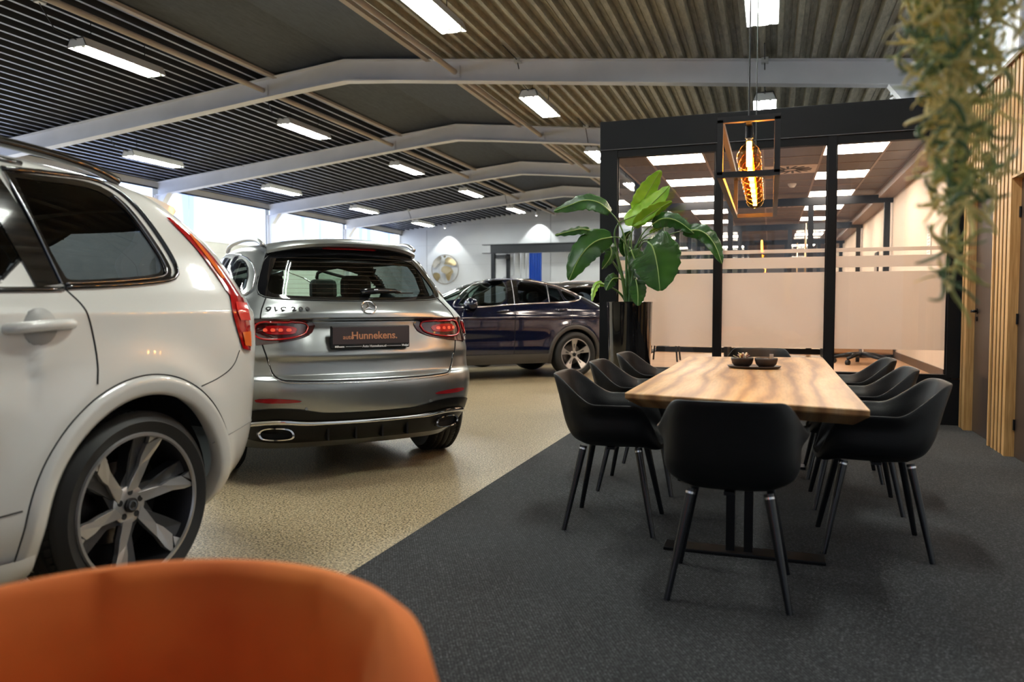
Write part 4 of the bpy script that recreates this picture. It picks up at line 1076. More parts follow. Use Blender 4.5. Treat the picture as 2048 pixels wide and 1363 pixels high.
# ---------------------------------------------------------------- satin grey SUV seen from behind
GREY = mat('satin_grey_paint', (.40, .42, .42), .30, .9, .0)
rowsG = [
 # z     yr     cr   fx   fy    w    tp    yf    sag
 (.22, -.66, .10, .25, .30, .80, .08, 3.45, 0),
 (.30, -.78, .12, .28, .34, .86, .08, 3.58, 0),
 (.40, -.86, .14, .30, .38, .915, .08, 3.66, 0),
 (.50, -.91, .15, .30, .40, .935, .08, 3.70, 0),
 (.62, -.925, .15, .30, .40, .945, .08, 3.70, 0),
 (.68, -.915, .15, .30, .40, .945, .08, 3.69, 0),
 (.72, -.870, .14, .30, .40, .945, .08, 3.68, 0),
 (.79, -.865, .14, .30, .40, .945, .085, 3.64, 0),
 (.84, -.880, .14, .30, .40, .945, .09, 3.60, 0),
 (.90, -.868, .14, .30, .40, .942, .095, 3.5, 0),
 (1.00, -.850, .14, .30, .40, .935, .10, 3.1, 0),
 (1.045, -.845, .14, .30, .40, .925, .105, 2.75, 0),
 (1.07, -.865, .15, .30, .40, .918, .11, 2.55, 0),
 (1.10, -.862, .16, .32, .40, .905, .12, 2.42, 0),
 (1.15, -.825, .17, .33, .40, .880, .13, 2.25, 0),
 (1.19, -.775, .17, .32, .38, .855, .13, 2.15, 0),
 (1.28, -.690, .16, .28, .34, .810, .13, 1.97, 0),
 (1.40, -.565, .15, .24, .30, .755, .13, 1.70, 0),
 (1.50, -.465, .14, .21, .26, .695, .12, 1.45, .3),
 (1.55, -.420, .13, .19, .24, .650, .11, 1.25, .7),
 (1.585, -.400, .12, .18, .22, .585, .10, 1.10, 1),
]
def dispG(V):
    x, y, z = V[..., 0].copy(), V[..., 1].copy(), V[..., 2]
    # number plate recess below the tailgate lip (between the lamps)
    rear = np.clip((-.45 - y) / .2, 0, 1)
    prof = np.interp(z, [.83, .90, 1.00, 1.050, 1.058, 1.07], [0, .012, .038, .050, .025, 0])
    lat = 1 - np.clip((np.abs(x) - .36) / .16, 0, 1) ** 1.0; lat = lat * lat * (3 - 2 * lat)
    V[..., 1] = y + rear * prof * lat
    side = np.clip((x - .6) / .25, 0, 1)
    for yc in (0, 2.873):
        d = np.hypot(y - yc, z - .37); V[..., 0] += side * .022 * np.exp(-((d - .47) / .09) ** 2)
    return V
def build_grey(name, loc, az, paint, detail=True):
    g = Car(name, rowsG, loc, az, 2.873, .365, .415, .80, paint, roof_dome=.055, roof_drop=(.05, .035, .7), disp=dispG)
    r = g.root
    # glass
    gw = [(-.53, 1.508), (-.30, 1.535), (0, 1.545), (.30, 1.535), (.53, 1.508), (.60, 1.36), (.645, 1.235), (.60, 1.195), (.30, 1.182), (0, 1.178), (-.30, 1.182), (-.60, 1.195), (-.645, 1.235), (-.60, 1.36)]
    rw = g.poly('rear_window', 'rear', gw, glass('rear_glass', (.66, .78, .72), 1.5), cut=True, off=.001, smooth=2)[0]
    inner = [(u * .91, 1.355 + (v - 1.355) * .80 - .012) for u, v in gw]
    A, B = gw + gw[:1], inner + inner[:1]
    g.strip('window_border', 'rear', A, B, GLOSSB, parent=rw, off=.004, sm=2, n=120, k=4)
    g.line('window_seal', 'rear', gw, .006, BLKP, parent=rw, closed=True, n=100)
    for dz in np.linspace(1.23, 1.47, 9): g.line('heater_wire', 'rear', [(-.50, dz), (.50, dz)], .0006, mat('wire', (.10, .06, .04), .5), parent=rw, off=.0025, sm=0, n=20, ns=4)
    # overhanging roof spoiler with the third brake lamp
    b = MB(); rws = []
    for t in np.linspace(-1, 1, 41):
        x = .535 * t; k = abs(t) ** 3.5
        yb = -.49 + .14 * k + .03 * t * t; zz = 1.572 - .03 * t * t - .022 * k
        rws.append([(x, yb + .22, zz + .052 - .0 * k), (x, yb + .10, zz + .044), (x, yb + .02, zz + .025), (x, yb - .005, zz + .004), (x, yb + .004, zz - .016), (x, yb + .05, zz - .022)])
    b.grid(rws); b.build('roof_spoiler', paint, r, smooth=True, autos=55)
    g.strip('brake_lamp', 'rear', [(-.19, 1.530), (.19, 1.530)], [(-.185, 1.512), (.185, 1.512)], mat('brake_red', (.22, .006, .008), .15, coat=1.0), off=.03, sm=0, n=20, k=3, bulge=.006)
    # side glass
    g.poly('quarter_window', 'left', [(-.42, 1.225), (-.05, 1.21), (.10, 1.21), (.02, 1.47), (-.12, 1.47), (-.30, 1.38)], TINT, cut=True, off=.001, smooth=1, mirror=True)
    g.poly('door_window', 'left', [(.16, 1.205), (1.02, 1.185), (1.02, 1.52), (.40, 1.51), (.10, 1.475)], TINT, cut=True, off=.001, smooth=1, mirror=True)
    g.poly('front_window', 'left', [(1.12, 1.18), (1.95, 1.16), (1.62, 1.40), (1.40, 1.49), (1.12, 1.52)], TINT2, cut=True, off=.001, smooth=1, mirror=True)
    g.line('window_chrome', 'left', [(-.46, 1.21), (.5, 1.185), (2.02, 1.145), (1.64, 1.425), (1.42, 1.515), (1.05, 1.545), (.35, 1.535), (-.10, 1.50), (-.34, 1.40), (-.47, 1.25)], .0055, CHROME, off=.004, closed=True, mirror=True, sm=1, n=90)
    for a_, c_ in ((1.03, 1.11), (.05, .13)): g.strip('pillar_trim', 'left', [(a_, 1.19), (a_ - .03, 1.50)], [(c_, 1.19), (c_ - .03, 1.50)], GLOSSB, off=.003, mirror=True, sm=0)
    g.poly('windscreen', 'front', [(-.66, 1.17), (.66, 1.17), (.50, 1.50), (-.50, 1.50)], glass('screen_glass', (.80, .90, .84), 1.5), cut=True, off=.001, smooth=1)
    for sx in (-1, 1):
        pts = [(sx * x, y, z) for x, y, z in ((.55, -.26, 1.565), (.56, -.12, 1.612), (.575, .3, 1.640), (.575, .9, 1.640), (.565, 1.1, 1.60))]
        MB().tube(chaikin(pts, 2, False), .017, 10).build('roof_rail', ALU, r, smooth=True)
    # tailgate shut line
    gate = [(-.60, 1.20), (-.67, 1.08), (-.665, .92), (-.63, .80), (-.60, .70), (-.52, .680), (0, .672), (.52, .680), (.60, .70), (.63, .80), (.665, .92), (.67, 1.08), (.60, 1.20)]
    g.line('tailgate_gap', 'rear', gate, .005, GAP, sm=2, n=110)
    g.line('tailgate_edge', 'rear', [(-.63, .1 + .72), (-.612, .70), (-.53, .665), (0, .657), (.53, .665), (.612, .70), (.63, .82)], .004, mat('edge_light', (.62, .63, .64), .25, 1.0), off=.001, sm=2, n=80)
    # tail lamps
    for sx, lst in ((1, 1), (-1, -1)):
        P = lambda pts: [(sx * u, v) for u, v in pts]
        out = P([(22.5, 1.00), (24.5, 1.055), (30, 1.068), (42, 1.068), (55, 1.062), (63, 1.045), (63, .93), (58, .895), (48, .893), (36, .915), (27, .945)])
        lamp = g.poly('tail_lamp', 'polar', out, REDD, off=.007, smooth=2)[0]
        ring = P([(25.5, .985), (27, 1.046), (41, 1.052), (44.5, 1.025), (44.5, .965), (40, .932), (30, .945)])
        g.line('lamp_ring', 'polar', ring, .0065, RED, parent=lamp, off=.012, closed=True, sm=2, n=50)
        g.poly('lamp_core', 'polar', P([(29.5, .985), (30.5, 1.02), (40, 1.025), (41, 1.0), (40, .968), (31, .968)]), RED, parent=lamp, off=.011, smooth=2, n=40, rings=4)
        for k in range(4):
            u = 31.5 + 2.6 * k; g.poly('lamp_segment', 'polar', P([(u, .985), (u + .1, 1.005), (u + 1.7, 1.007), (u + 1.7, .985)]), mat('lamp_segment', (.95, .10, .05), .2, coat=1.0, emit=((1, .12, .05), .12)), parent=lamp, off=.015, smooth=1, n=20, rings=3)
        ring2 = P([(49, 1.04), (58, 1.035), (60, .98), (57, .945), (49.5, .95)])
        g.line('lamp_ring', 'polar', ring2, .005, RED, parent=lamp, off=.012, closed=True, sm=2, n=40)
        g.strip('lamp_reflector', 'polar', P([(48, .925), (61, .93)]), P([(48, .905), (59, .905)]), LCL, parent=lamp, off=.011, sm=0, n=14)
        g.line('lamp_gap', 'polar', P([(46.5, 1.07), (46.3, .89)]), .0035, GAP, parent=lamp, off=.008, sm=0, n=20)
        # bumper reflector
        g.poly('reflector', 'rear', [(sx * .44, .560), (sx * .47, .545), (sx * .70, .548), (sx * .72, .575), (sx * .60, .578)], mat('reflector_red', (.28, .01, .015), .15, coat=1.0), off=.006, smooth=1)
    # lower black apron with exhaust bays
    xs = [-.82, -.74, -.60, -.46, -.36, -.28, 0, .28, .36, .46, .60, .74, .82]
    top = [.47, .50, .515, .505, .480, .468, .464, .468, .480, .505, .515, .50, .47]
    bot = [.36, .30, .275, .272, .272, .272, .272, .272, .272, .272, .275, .30, .36]
    g.strip('rear_apron', 'rear', list(zip(xs, top)), list(zip(xs, bot)), mat('apron_black', (.005, .005, .005), .4, spec=.25), off=.006, sm=2, n=90, k=12)
    chr_ = [(-.80, .40), (-.72, .432), (-.58, .445), (-.42, .425), (-.30, .420), (0, .418), (.30, .420), (.42, .425), (.58, .445), (.72, .432), (.80, .40)]
    g.strip('chrome_strip', 'rear', chr_, [(u, v - (.030 if abs(u) > .4 else .022)) for u, v in chr_], CHROME, off=.014, sm=2, n=90, k=4, bulge=.012)
    for sx in (-1, 1):
        ex = chaikin([(.475, .318), (.49, .368), (.54, .385), (.65, .385), (.695, .360), (.685, .318), (.65, .302), (.52, .302)], 2)
        ex = [(sx * u, v) for u, v in ex]
        yb_ = lambda u: g.pr('rear', max(-.66, min(.66, u)), .345).y + .25 * max(0, abs(u) - .66) - .026
        b = MB(); c_ = (sx * .595, .343)
        rws = []
        for sc, dy in ((1.0, .10), (1.0, -.015), (.97, -.024), (.86, -.024), (.82, -.012), (.80, .06)):
            rws.append([(c_[0] + (u - c_[0]) * sc, yb_(u) + dy, c_[1] + (v - c_[1]) * (sc if sc > .9 else sc * .92)) for u, v in ex])
        b.grid(rws, closed=True); et = b.build('exhaust_trim', CHROME, r, smooth=True, autos=50)
        b = MB(); b.add([(c_[0] + (u - c_[0]) * .82, yb_(u) + .012, c_[1] + (v - c_[1]) * .76) for u, v in ex], [tuple(range(len(ex)))]); b.build('exhaust_opening', GAP, et)
    for x in (-.27, -.09, .09, .27):
        p = g.pr('rear', x, .33); MB().box((x - .006, p.y - .035, .285), (x + .006, p.y + .03, .385)).build('diffuser_fin', BLKP, r)
    for x in (-.30, .30):
        p = g.pr('rear', x * 1.4, .505, .004)
        MB().cyl((p.x, p.y + .004, p.z), (p.x, p.y - .003, p.z), .010, n=14).build('parking_sensor', paint, r)
    # number plate
    y_ = g.pr('rear', .0, .87).y - .018
    pl = bx('number_plate', (-.262, y_ - .012, .876), (.262, y_ + .03, 1.02), BLKP, r, .006)
    mf = Matrix.Rotation(math.radians(90), 4, 'X')
    T = lambda x, z, dy=.0: Matrix.Translation((x, y_ - .0135 - dy, z)) @ mf
    if detail:
        bx('plate_face', (-.255, y_ - .0135, .905), (.255, y_ - .012, 1.014), mat('plate_brown', (.045, .030, .030), .3), pl)
        cop = mat('copper_print', (.55, .24, .12), .4); wp = mat('white_print', (.85, .85, .85), .4)
        text('plate_text', 'auto', .040, cop, pl, T(-.154, .949), spacing=1.0, bold=.0004)
        text('plate_text', 'Hunnekens.', .066, cop, pl, T(.020, .957), extrude=.0014, spacing=.99, bold=.0013)
        text('plate_text', 'Auto Hunnekens.nl', .0205, wp, pl, T(.018, .889), bold=.0004)
        text('plate_text', 'Milheeze', .017, wp, pl, T(-.212, .889), bold=.0006)
        text('plate_text', 'Meijel', .020, wp, pl, T(.230, .890), bold=.0004)
        for x0, x1 in ((-.172, -.066), (.100, .200)): bx('plate_rule', (x0, y_ - .0135, .888), (x1, y_ - .0125, .890), wp, pl)
        # emblem: ring with three spokes
        e0 = g.pr('rear', 0, 1.135, .007); nn = Vector((0, -.93, .37)); 
        em = empty('emblem', e0, 0, r); em.rotation_euler = (math.radians(55), 0, 0)
        MB().tube([(.047 * math.cos(a), .047 * math.sin(a), 0) for a in np.linspace(0, 2 * math.pi, 40, endpoint=False)], .0060, 8, closed=True).build('ring', CHROME, em, smooth=True)
        for k in range(3):
            a = math.pi / 2 + k * 2 * math.pi / 3
            b = MB(); b.add([(0, 0, .006), (.010 * math.cos(a + 1.05), .010 * math.sin(a + 1.05), .001), (.046 * math.cos(a), .046 * math.sin(a), .001), (.010 * math.cos(a - 1.05), .010 * math.sin(a - 1.05), .001)], [(0, 1, 2), (0, 2, 3), (1, 3, 2)]); b.build('star_arm', CHROME, em)
        # model lettering
        for ch_, x in zip('GLC200', (-.605, -.565, -.525, -.468, -.428, -.388)):
            p = g.pr('rear', x, 1.125, .005)
            text('model_letter', ch_, .046, mat('letter_dark', (.012, .012, .014), .25), r, Matrix.Translation(p) @ Matrix.Rotation(math.atan2(.26 * x, 1) * -.6, 4, 'Z') @ Matrix.Rotation(math.radians(55), 4, 'X') @ Matrix.Diagonal((1.25, .85, 1, 1)), extrude=.002, bold=.0013)
        # wiper
        w0 = g.pr('rear', .0, 1.215, .02); pts = [g.pr('rear', x, z, .022) for x, z in ((-.02, 1.225), (.10, 1.235), (.22, 1.235), (.26, 1.225))]
        wi = MB().tube(pts, [.022, .02, .014, .006], 10).build('rear_wiper', GLOSSB, r, smooth=True)
        MB().tube([g.pr('rear', x, 1.222 + .02 * (x - .1), .016) for x in np.linspace(.22, .36, 8)], .004, 6).build('wiper_blade', BLKP, wi)
    g.line('bumper_gap', 'left', [(-.55, .90), (-.48, .72), (-.43, .66)], .003, GAP, mirror=True)
    g.line('door_gap', 'left', [(.10, 1.19), (.12, .95), (.30, .70), (.42, .5)], .003, GAP, mirror=True)
    g.line('door_gap', 'left', [(1.07, 1.18), (1.08, .36)], .003, GAP, mirror=True, sm=0)
    g.arches(mat('arch_plastic', (.02, .02, .02), .5), w=.05, out=.010)
    g.finish(); g.seats((.62, 1.62), 1.40)
    MB().box((-.68, 1.95, .85), (.68, 2.25, 1.12)).build('dashboard', mat('seat_black', (.012, .012, .013), .6), r, bevel=.06)
    MB().tube([(-.36 + .19 * math.cos(a), 1.90, 1.02 + .19 * math.sin(a)) for a in np.linspace(0, 2 * math.pi, 24, endpoint=False)], .016, 8, closed=True).build('steering_wheel', BLKP, r)
    MB().box((-.10, 2.02, 1.44), (.10, 2.05, 1.50)).build('mirror_inside', BLKP, r, bevel=.01)
    for y in (0, 2.873):
        for sx in (-1, 1): wheel(r, sx * .80, y, .365, .245, .245, dict(fn=spokes_five), sx)
    for sx in (-1, 1):
        MB().lathe([(0, -.14), (.065, -.10), (.08, 0), (.065, .09), (0, .12)], 18, (0, 0, 0), 'x').build('wing_mirror', paint, r, smooth=True, loc=(sx * 1.02, 1.9, 1.16))
        g.poly('head_lamp', 'front', [(sx * .50, .76), (sx * .80, .78), (sx * .84, .90), (sx * .52, .86)], LCL, off=.004, smooth=1)
    g.poly('grille', 'front', [(-.45, .55), (.45, .55), (.48, .82), (-.48, .82)], GLOSSB, off=.004, smooth=1)
    return g
gl_ = build_grey('suv', (-3.11, 4.968), 138, GREY)
tag(gl_.root, 'satin grey SUV with dark dealer plate and twin chrome exhausts', 'car')
bk_ = build_grey('suv', (-3.55, 15.9), 222, mat('black_paint', (.006, .006, .007), .15, 0, 1.0), detail=False)
tag(bk_.root, 'black SUV parked behind the navy coupe', 'car')
# ---------------------------------------------------------------- navy coupe SUV seen from its left side
NAVY = mat('navy_paint', (.0025, .005, .024), .18, .2, 1.0)
rowsC = [
 (.24, -.70, .12, .30, .34, .84, .08, 3.45, 0),
 (.36, -.86, .14, .32, .38, .905, .08, 3.62, 0),
 (.50, -.93, .15, .32, .40, .930, .08, 3.70, 0),
 (.68, -.96, .15, .32, .40, .940, .08, 3.72, 0),
 (.82, -.95, .15, .32, .40, .942, .09, 3.66, 0),
 (.94, -.93, .15, .32, .40, .935, .10, 3.40, 0),
 (1.02, -.93, .15, .32, .40, .920, .10, 2.95, 0),
 (1.07, -.93, .15, .32, .40, .905, .11, 2.65, 0),
 (1.10, -.89, .15, .32, .40, .892, .12, 2.50, 0),
 (1.14, -.78, .15, .30, .38, .870, .13, 2.35, 0),
 (1.22, -.62, .15, .28, .36, .830, .14, 2.15, 0),
 (1.30, -.46, .15, .26, .34, .790, .14, 1.98, 0),
 (1.40, -.23, .14, .24, .34, .735, .14, 1.72, 0),
 (1.48, -.02, .13, .22, .34, .685, .13, 1.50, .1),
 (1.54, .22, .12, .20, .32, .630, .11, 1.28, .4),
 (1.575, .42, .10, .18, .28, .560, .10, 1.15, .8),
]
def dispC(V):
    x, y, z = V[..., 0], V[..., 1], V[..., 2]
    side = np.clip((x - .6) / .25, 0, 1)
    for yc in (0, 2.873):
        d = np.hypot(y - yc, z - .365); x += side * .022 * np.exp(-((d - .48) / .09) ** 2)
    x -= side * .014 * np.exp(-((z - .62) / .10) ** 2) * (np.abs(y - 1.43) < 1.0)
    x += side * .010 * np.exp(-((z - .97) / .03) ** 2)
    V[..., 0] = x; return V
cp = Car('coupe_suv', rowsC, (-3.565, 12.54), 222, 2.873, .365, .415, .81, NAVY, roof_dome=.03, roof_drop=(.03, .03, .8), disp=dispC)
tag(cp.root, 'navy blue coupe SUV with chrome window line parked side on', 'car')
r = cp.root
Z4 = lambda pts: [(820 + u / 4.26, 460 + v / 4.26) for u, v in pts]
cp.poly('front_window', 'cam', Z4([(400, 640), (440, 590), (520, 505), (600, 455), (700, 437), (818, 434), (826, 632), (570, 652)]), TINT2, cut=True, off=.001, smooth=1, mirror=True)
cp.poly('door_window', 'cam', Z4([(908, 440), (1000, 444), (1100, 458), (1160, 474), (1182, 612), (938, 627), (916, 540)]), TINT, cut=True, off=.001, smooth=1, mirror=True)
cp.poly('door_vent_window', 'cam', Z4([(1174, 480), (1255, 500), (1316, 607), (1192, 612)]), TINT, cut=True, off=.001, smooth=0, mirror=True)
cp.poly('quarter_window', 'cam', Z4([(1272, 505), (1340, 532), (1420, 573), (1398, 597), (1332, 604)]), TINT, cut=True, off=.001, smooth=1, mirror=True)
cp.strip('pillar_trim', 'cam', Z4([(828, 425), (832, 640)]), Z4([(905, 428), (930, 632)]), GLOSSB, off=.004, sm=0, mirror=True)
cp.line('pillar_bead', 'cam', Z4([(862, 425), (880, 530), (890, 632)]), .004, ALU, off=.007, mirror=True)
cp.line('window_bead', 'cam', Z4([(1162, 470), (1186, 614)]), .004, ALU, off=.006, mirror=True, sm=0)
cp.line('window_chrome', 'cam', Z4([(362, 632), (430, 545), (520, 472), (620, 430), (740, 415), (870, 418), (1000, 428), (1150, 455), (1260, 482), (1370, 527), (1440, 562), (1455, 577), (1440, 597), (1350, 615), (1100, 622), (890, 632), (570, 660), (380, 660)]), .011, CHROME, off=.005, closed=True, mirror=True, sm=2, n=120)
cp.poly('windscreen', 'front', [(-.66, 1.20), (.66, 1.20), (.48, 1.50), (-.48, 1.50)], glass('screen_glass', (.80, .90, .84), 1.5), cut=True, off=.001, smooth=1)
cp.poly('rear_window', 'rear', [(-.56, 1.18), (.56, 1.18), (.46, 1.46), (-.46, 1.46)], TINT, cut=True, off=.001, smooth=1)
cp.line('door_gap', 'cam', Z4([(888, 632), (898, 700), (895, 900), (882, 1100)]), .004, GAP, mirror=True)
cp.line('door_gap', 'cam', Z4([(1358, 636), (1385, 675), (1384, 740), (1372, 810)]), .004, GAP, mirror=True)
for u in (795, 1285):
    a = cp.pr('cam', *Z4([(u - 52, 692 - (12 if u > 1000 else 0))])[0], .0); b_ = cp.pr('cam', *Z4([(u + 55, 685 - (12 if u > 1000 else 0))])[0], .0)
    for sx in (1, -1):
        MB().tube([(sx * q[0], q[1], q[2]) for q in chaikin([(a.x + .01, a.y, a.z), (a.x - .03, a.y * .85 + b_.y * .15, a.z), (b_.x - .03, a.y * .15 + b_.y * .85, b_.z), (b_.x + .01, b_.y, b_.z)], 2, False)], .017, 8).build('door_handle', NAVY, r, smooth=True)
        MB().tube([(sx * q[0], q[1], q[2]) for q in ((a.x - .034, a.y * .8 + b_.y * .2, a.z + .006), (b_.x - .034, a.y * .2 + b_.y * .8, b_.z + .006))], .006, 6).build('handle_chrome', CHROME, r, smooth=True)
# mirrors
mp = cp.pr('cam', 940, 612)
for sx in (1, -1):
    m_ = MB(); m_.lathe([(0, -.15), (.05, -.14), (.085, -.08), (.095, 0), (.085, .07), (.05, .11), (0, .12)], 20, axis='x')
    m_.build('wing_mirror', NAVY, r, smooth=True, loc=(sx * (mp.x - .12), mp.y + .03, mp.z + .035))
    MB().lathe([(.088, -.10), (.099, -.01), (.088, .05)], 20, axis='x').build('mirror_base', GLOSSB, r, smooth=True, loc=(sx * (mp.x - .08), mp.y + .03, mp.z + .012))
# open sunroof panel, sill cladding, tail lamp
MB().box((-.42, .55, 0), (.42, 1.25, .015), Matrix.Translation((0, 0, 1.605)) @ Matrix.Rotation(math.radians(-3), 4, 'X')).build('sunroof_panel', GLOSSB, r, bevel=.006)
cp.strip('sill_cladding', 'left', [(.44, .40), (2.46, .40)], [(.44, .25), (2.46, .25)], mat('cladding_grey', (.07, .065, .06), .55), off=.012, sm=0, mirror=True, n=30)
for sx in (-1, 1): cp.poly('tail_lamp', 'polar', [(sx * 30, 1.0), (sx * 34, 1.04), (sx * 58, 1.05), (sx * 62, 1.0), (sx * 58, .96), (sx * 36, .96)], RED, off=.006, smooth=1)
for sx in (-1, 1): cp.poly('head_lamp', 'front', [(sx * .50, .76), (sx * .80, .78), (sx * .84, .90), (sx * .52, .86)], LCL, off=.004, smooth=1)
cp.poly('grille', 'front', [(-.45, .55), (.45, .55), (.48, .82), (-.48, .82)], GLOSSB, off=.004, smooth=1)
cp.arches(mat('arch_grey', (.055, .050, .047), .55), w=.065, out=.012)
cp.finish(); cp.seats((.55, 1.50), 1.38)
MB().box((-.68, 1.95, .85), (.68, 2.25, 1.10)).build('dashboard', mat('seat_black', (.012, .012, .013), .6), r, bevel=.06)
MB().tube([(-.36 + .19 * math.cos(a), 1.86, 1.0 + .19 * math.sin(a)) for a in np.linspace(0, 2 * math.pi, 24, endpoint=False)], .016, 8, closed=True).build('steering_wheel', BLKP, r)
for y in (0, 2.873):
    for sx in (-1, 1): wheel(r, sx * .815, y, .365, .262, .25, dict(fn=spokes_five, face=mat('rim_warm', (.68, .65, .63), .32, .75)), sx)
# ------------------------------------------------------------------ meeting table
def make_table():
    t = empty('meeting_table', (-.115, 4.75, 0))
    ox, oy = -.115, 4.75
    cor = [(-.627, 3.463), (.368, 3.185), (.39, 6.33), (-.603, 6.12)]
    out = []
    for i in range(4):
        a, c_ = Vector(cor[i]), Vector(cor[(i + 1) % 4])
        for k in range(10): out.append(a.lerp(c_, k / 10))
    cen = sum(out, Vector((0, 0))) / len(out)
    def ring(z, inset):
        r_ = []
        for p in out:
            d = (p - cen); r_.append(((p.x - d.x / d.length * inset * .75) - ox, (p.y - (d.y / d.length) * inset) - oy, z))
        return r_
    b = MB(); rows_ = [ring(.750, .004), ring(.746, .0), ring(.728, .0), ring(.722, .006), ring(.672, .16), ring(.664, .19)]
    b.grid(rows_[::-1], closed=True); n = len(out)
    b.add(rows_[0], [tuple(range(n))]); b.add(rows_[-1], [tuple(range(n - 1, -1, -1))])
    b.build('table_top', MATS['slab_wood'], t, smooth=True, autos=25)
    for y in (3.62, 5.70):
        yy = y - oy
        bx('foot_plate', (-.345, yy - .06, .006), (.365, yy + .06, .022), BLKM, t, .003)
        for x in (-.045, .035): bx('post', (x - .02, yy - .02, .02), (x + .02, yy + .02, .66), BLKM, t, .003)
        bx('top_plate', (-.30, yy - .05, .652), (.30, yy + .05, .666), BLKM, t)
    tag(t, 'long solid wood slab table with undercut edge and black steel legs', 'table'); return t
make_table()

# ------------------------------------------------------------------ shell armchairs
SHELL = mat('shell_black', (.0065, .007, .008), .46, spec=.35, bump=(220, .08))
def make_chair():
    ch = empty('armchair', (0, 0, 0)); NA, NV = 64, 22
    def ss(a, b, x): t = min(max((x - a) / (b - a), 0), 1); return t * t * (3 - 2 * t)
    rows_ = []
    for j in range(NV + 1):
        v = j / NV; row = []
        for i in range(NA):
            a = 2 * math.pi * i / NA; ab = abs(math.degrees(math.atan2(math.sin(a), math.cos(a))))   # 0 = back
            up = 1 - ss(40, 74, ab); fr = ss(118, 152, ab); arm = ss(52, 80, ab) * (1 - ss(112, 140, ab))
            h = .662 + .138 * up; h = h * (1 - fr) + .455 * fr
            sx_, sy_ = math.sin(a), -math.cos(a); e = 3.4
            k = (abs(sx_) ** e + abs(sy_) ** e) ** (-1 / e)
            hw, hd = .262, (.235 if sy_ < 0 else .265)
            if v <= .5:
                t = v / .5; rr = .84 * t ** .8; z = .432 + .010 * t ** 2 + .022 * max(0, t - .72) / .28 * (1 - fr) - .02 * fr * t ** 4
                lean = 0; fl = 0
            else:
                t = (v - .5) / .5
                rr = .84 + .16 * math.sin(min(1, t * 2.2) * math.pi / 2) ** .8
                z0 = .464 - (.022 + .02) * fr
                z = z0 + (h - z0) * t ** 1.25
                lean = .075 * t ** 1.5 * up + .02 * t * arm * 0
                fl = (.10 * arm + .035 * (1 - fr)) * ss(.72, 1, t)
                rr -= .05 * up * ss(.8, 1, t) * ss(25, 45, ab)
            row.append((sx_ * k * hw * (rr + fl), sy_ * k * hd * (rr + fl * .4) - lean, z))
        rows_.append(row)
    b = MB(); b.grid(rows_, closed=True); o = b.build('shell', SHELL, ch, smooth=True)
    md = o.modifiers.new('solid', 'SOLIDIFY'); md.thickness = .009; md.offset = -1
    md = o.modifiers.new('sub', 'SUBSURF'); md.levels = 1; md.render_levels = 1
    leg_m = mat('leg_black', (.008, .010, .014), .25, coat=.3)
    for sx in (-1, 1):
        for sy in (-1, 1):
            top, bot = Vector((sx * .145, sy * .14, .432)), Vector((sx * .225, sy * .225, .006))
            MB().cyl(bot, top, .0125, .0195, n=14).build('leg', leg_m, ch, smooth=True, autos=50)
            d = (top - bot).normalized(); p = bot + (top - bot) * .955
            MB().cyl(p, p + d * .008, .0203, .0203, n=14).build('leg_ring', CHROME, ch, smooth=True, autos=50)
    MB().box((-.15, -.02, .418), (.15, .02, .430)).build('under_frame', BLKM, ch)
    bx('under_frame', (-.02, -.15, .416), (.02, .15, .430), BLKM, ch)
    return ch
chair0 = make_chair()
GRP = 'armchairs around the meeting table'
chairs = [((-.140, 3.175), 0, 'black shell armchair at the table end facing the glass office'),
          ((-.765, 3.95), -88, 'black shell armchair on the car side of the table, closest to the orange chair'),
          ((-.77, 4.80), -90, 'black shell armchair on the car side of the table, between two others'),
          ((-.76, 5.66), -92, 'black shell armchair on the car side of the table, beside the potted plant'),
          ((.475, 3.97), 90, 'black shell armchair on the batten wall side, closest to the orange chair'),
          ((.475, 4.76), 90, 'black shell armchair on the batten wall side, between two others'),
          ((.475, 5.55), 90, 'black shell armchair on the batten wall side, closest to the glass office'),
          ((-.08, 6.36), 180, 'black shell armchair at the table end backing onto the glass office')]
for i, (p, a, l) in enumerate(chairs):
    o = chair0 if i == 0 else copy_tree(chair0)
    o.location = (p[0], p[1], 0); o.rotation_euler = (0, 0, math.radians(a)); tag(o, l, 'chair', GRP)

# ------------------------------------------------------------------ bowls on the table
DK = mat('bowl_brown', (.040, .026, .020), .45, var=(20, .25))
tp = at_z(1508, 736, .75)
tr = empty('serving_tray', (tp.x, tp.y, .75)); 
b = MB(); b.lathe([(0, .004), (.10, .004), (.118, .010), (.126, .018), (.130, .018), (.122, .006), (.105, 0), (0, 0)], 36)
o = b.build('plate', DK, tr, smooth=True); o.scale = (1.28, .85, 1)
tag(tr, 'dark oval stoneware tray holding two bowls', 'tray')
def bowl(x, y, tilt, lbl):
    o = empty('snack_bowl', (tp.x + x, tp.y + y, .757), 0)
    MB().lathe([(0, .004), (.045, .004), (.062, .022), (.070, .050), (.071, .060), (.067, .062), (.063, .050), (.054, .024), (.04, .012), (0, .012)], 32).build('bowl', DK, o, smooth=True)
    tag(o, lbl, 'bowl', 'snack bowls'); return o
b1 = bowl(-.073, .008, 0, 'dark stoneware bowl filled with sugar and milk sticks')
b2 = bowl(.073, -.008, 0, 'dark stoneware bowl of golden biscuits')
random.seed(5)
cols_ = [(.75, .62, .40), (.62, .30, .16), (.80, .78, .74), (.55, .46, .16), (.35, .12, .10)]
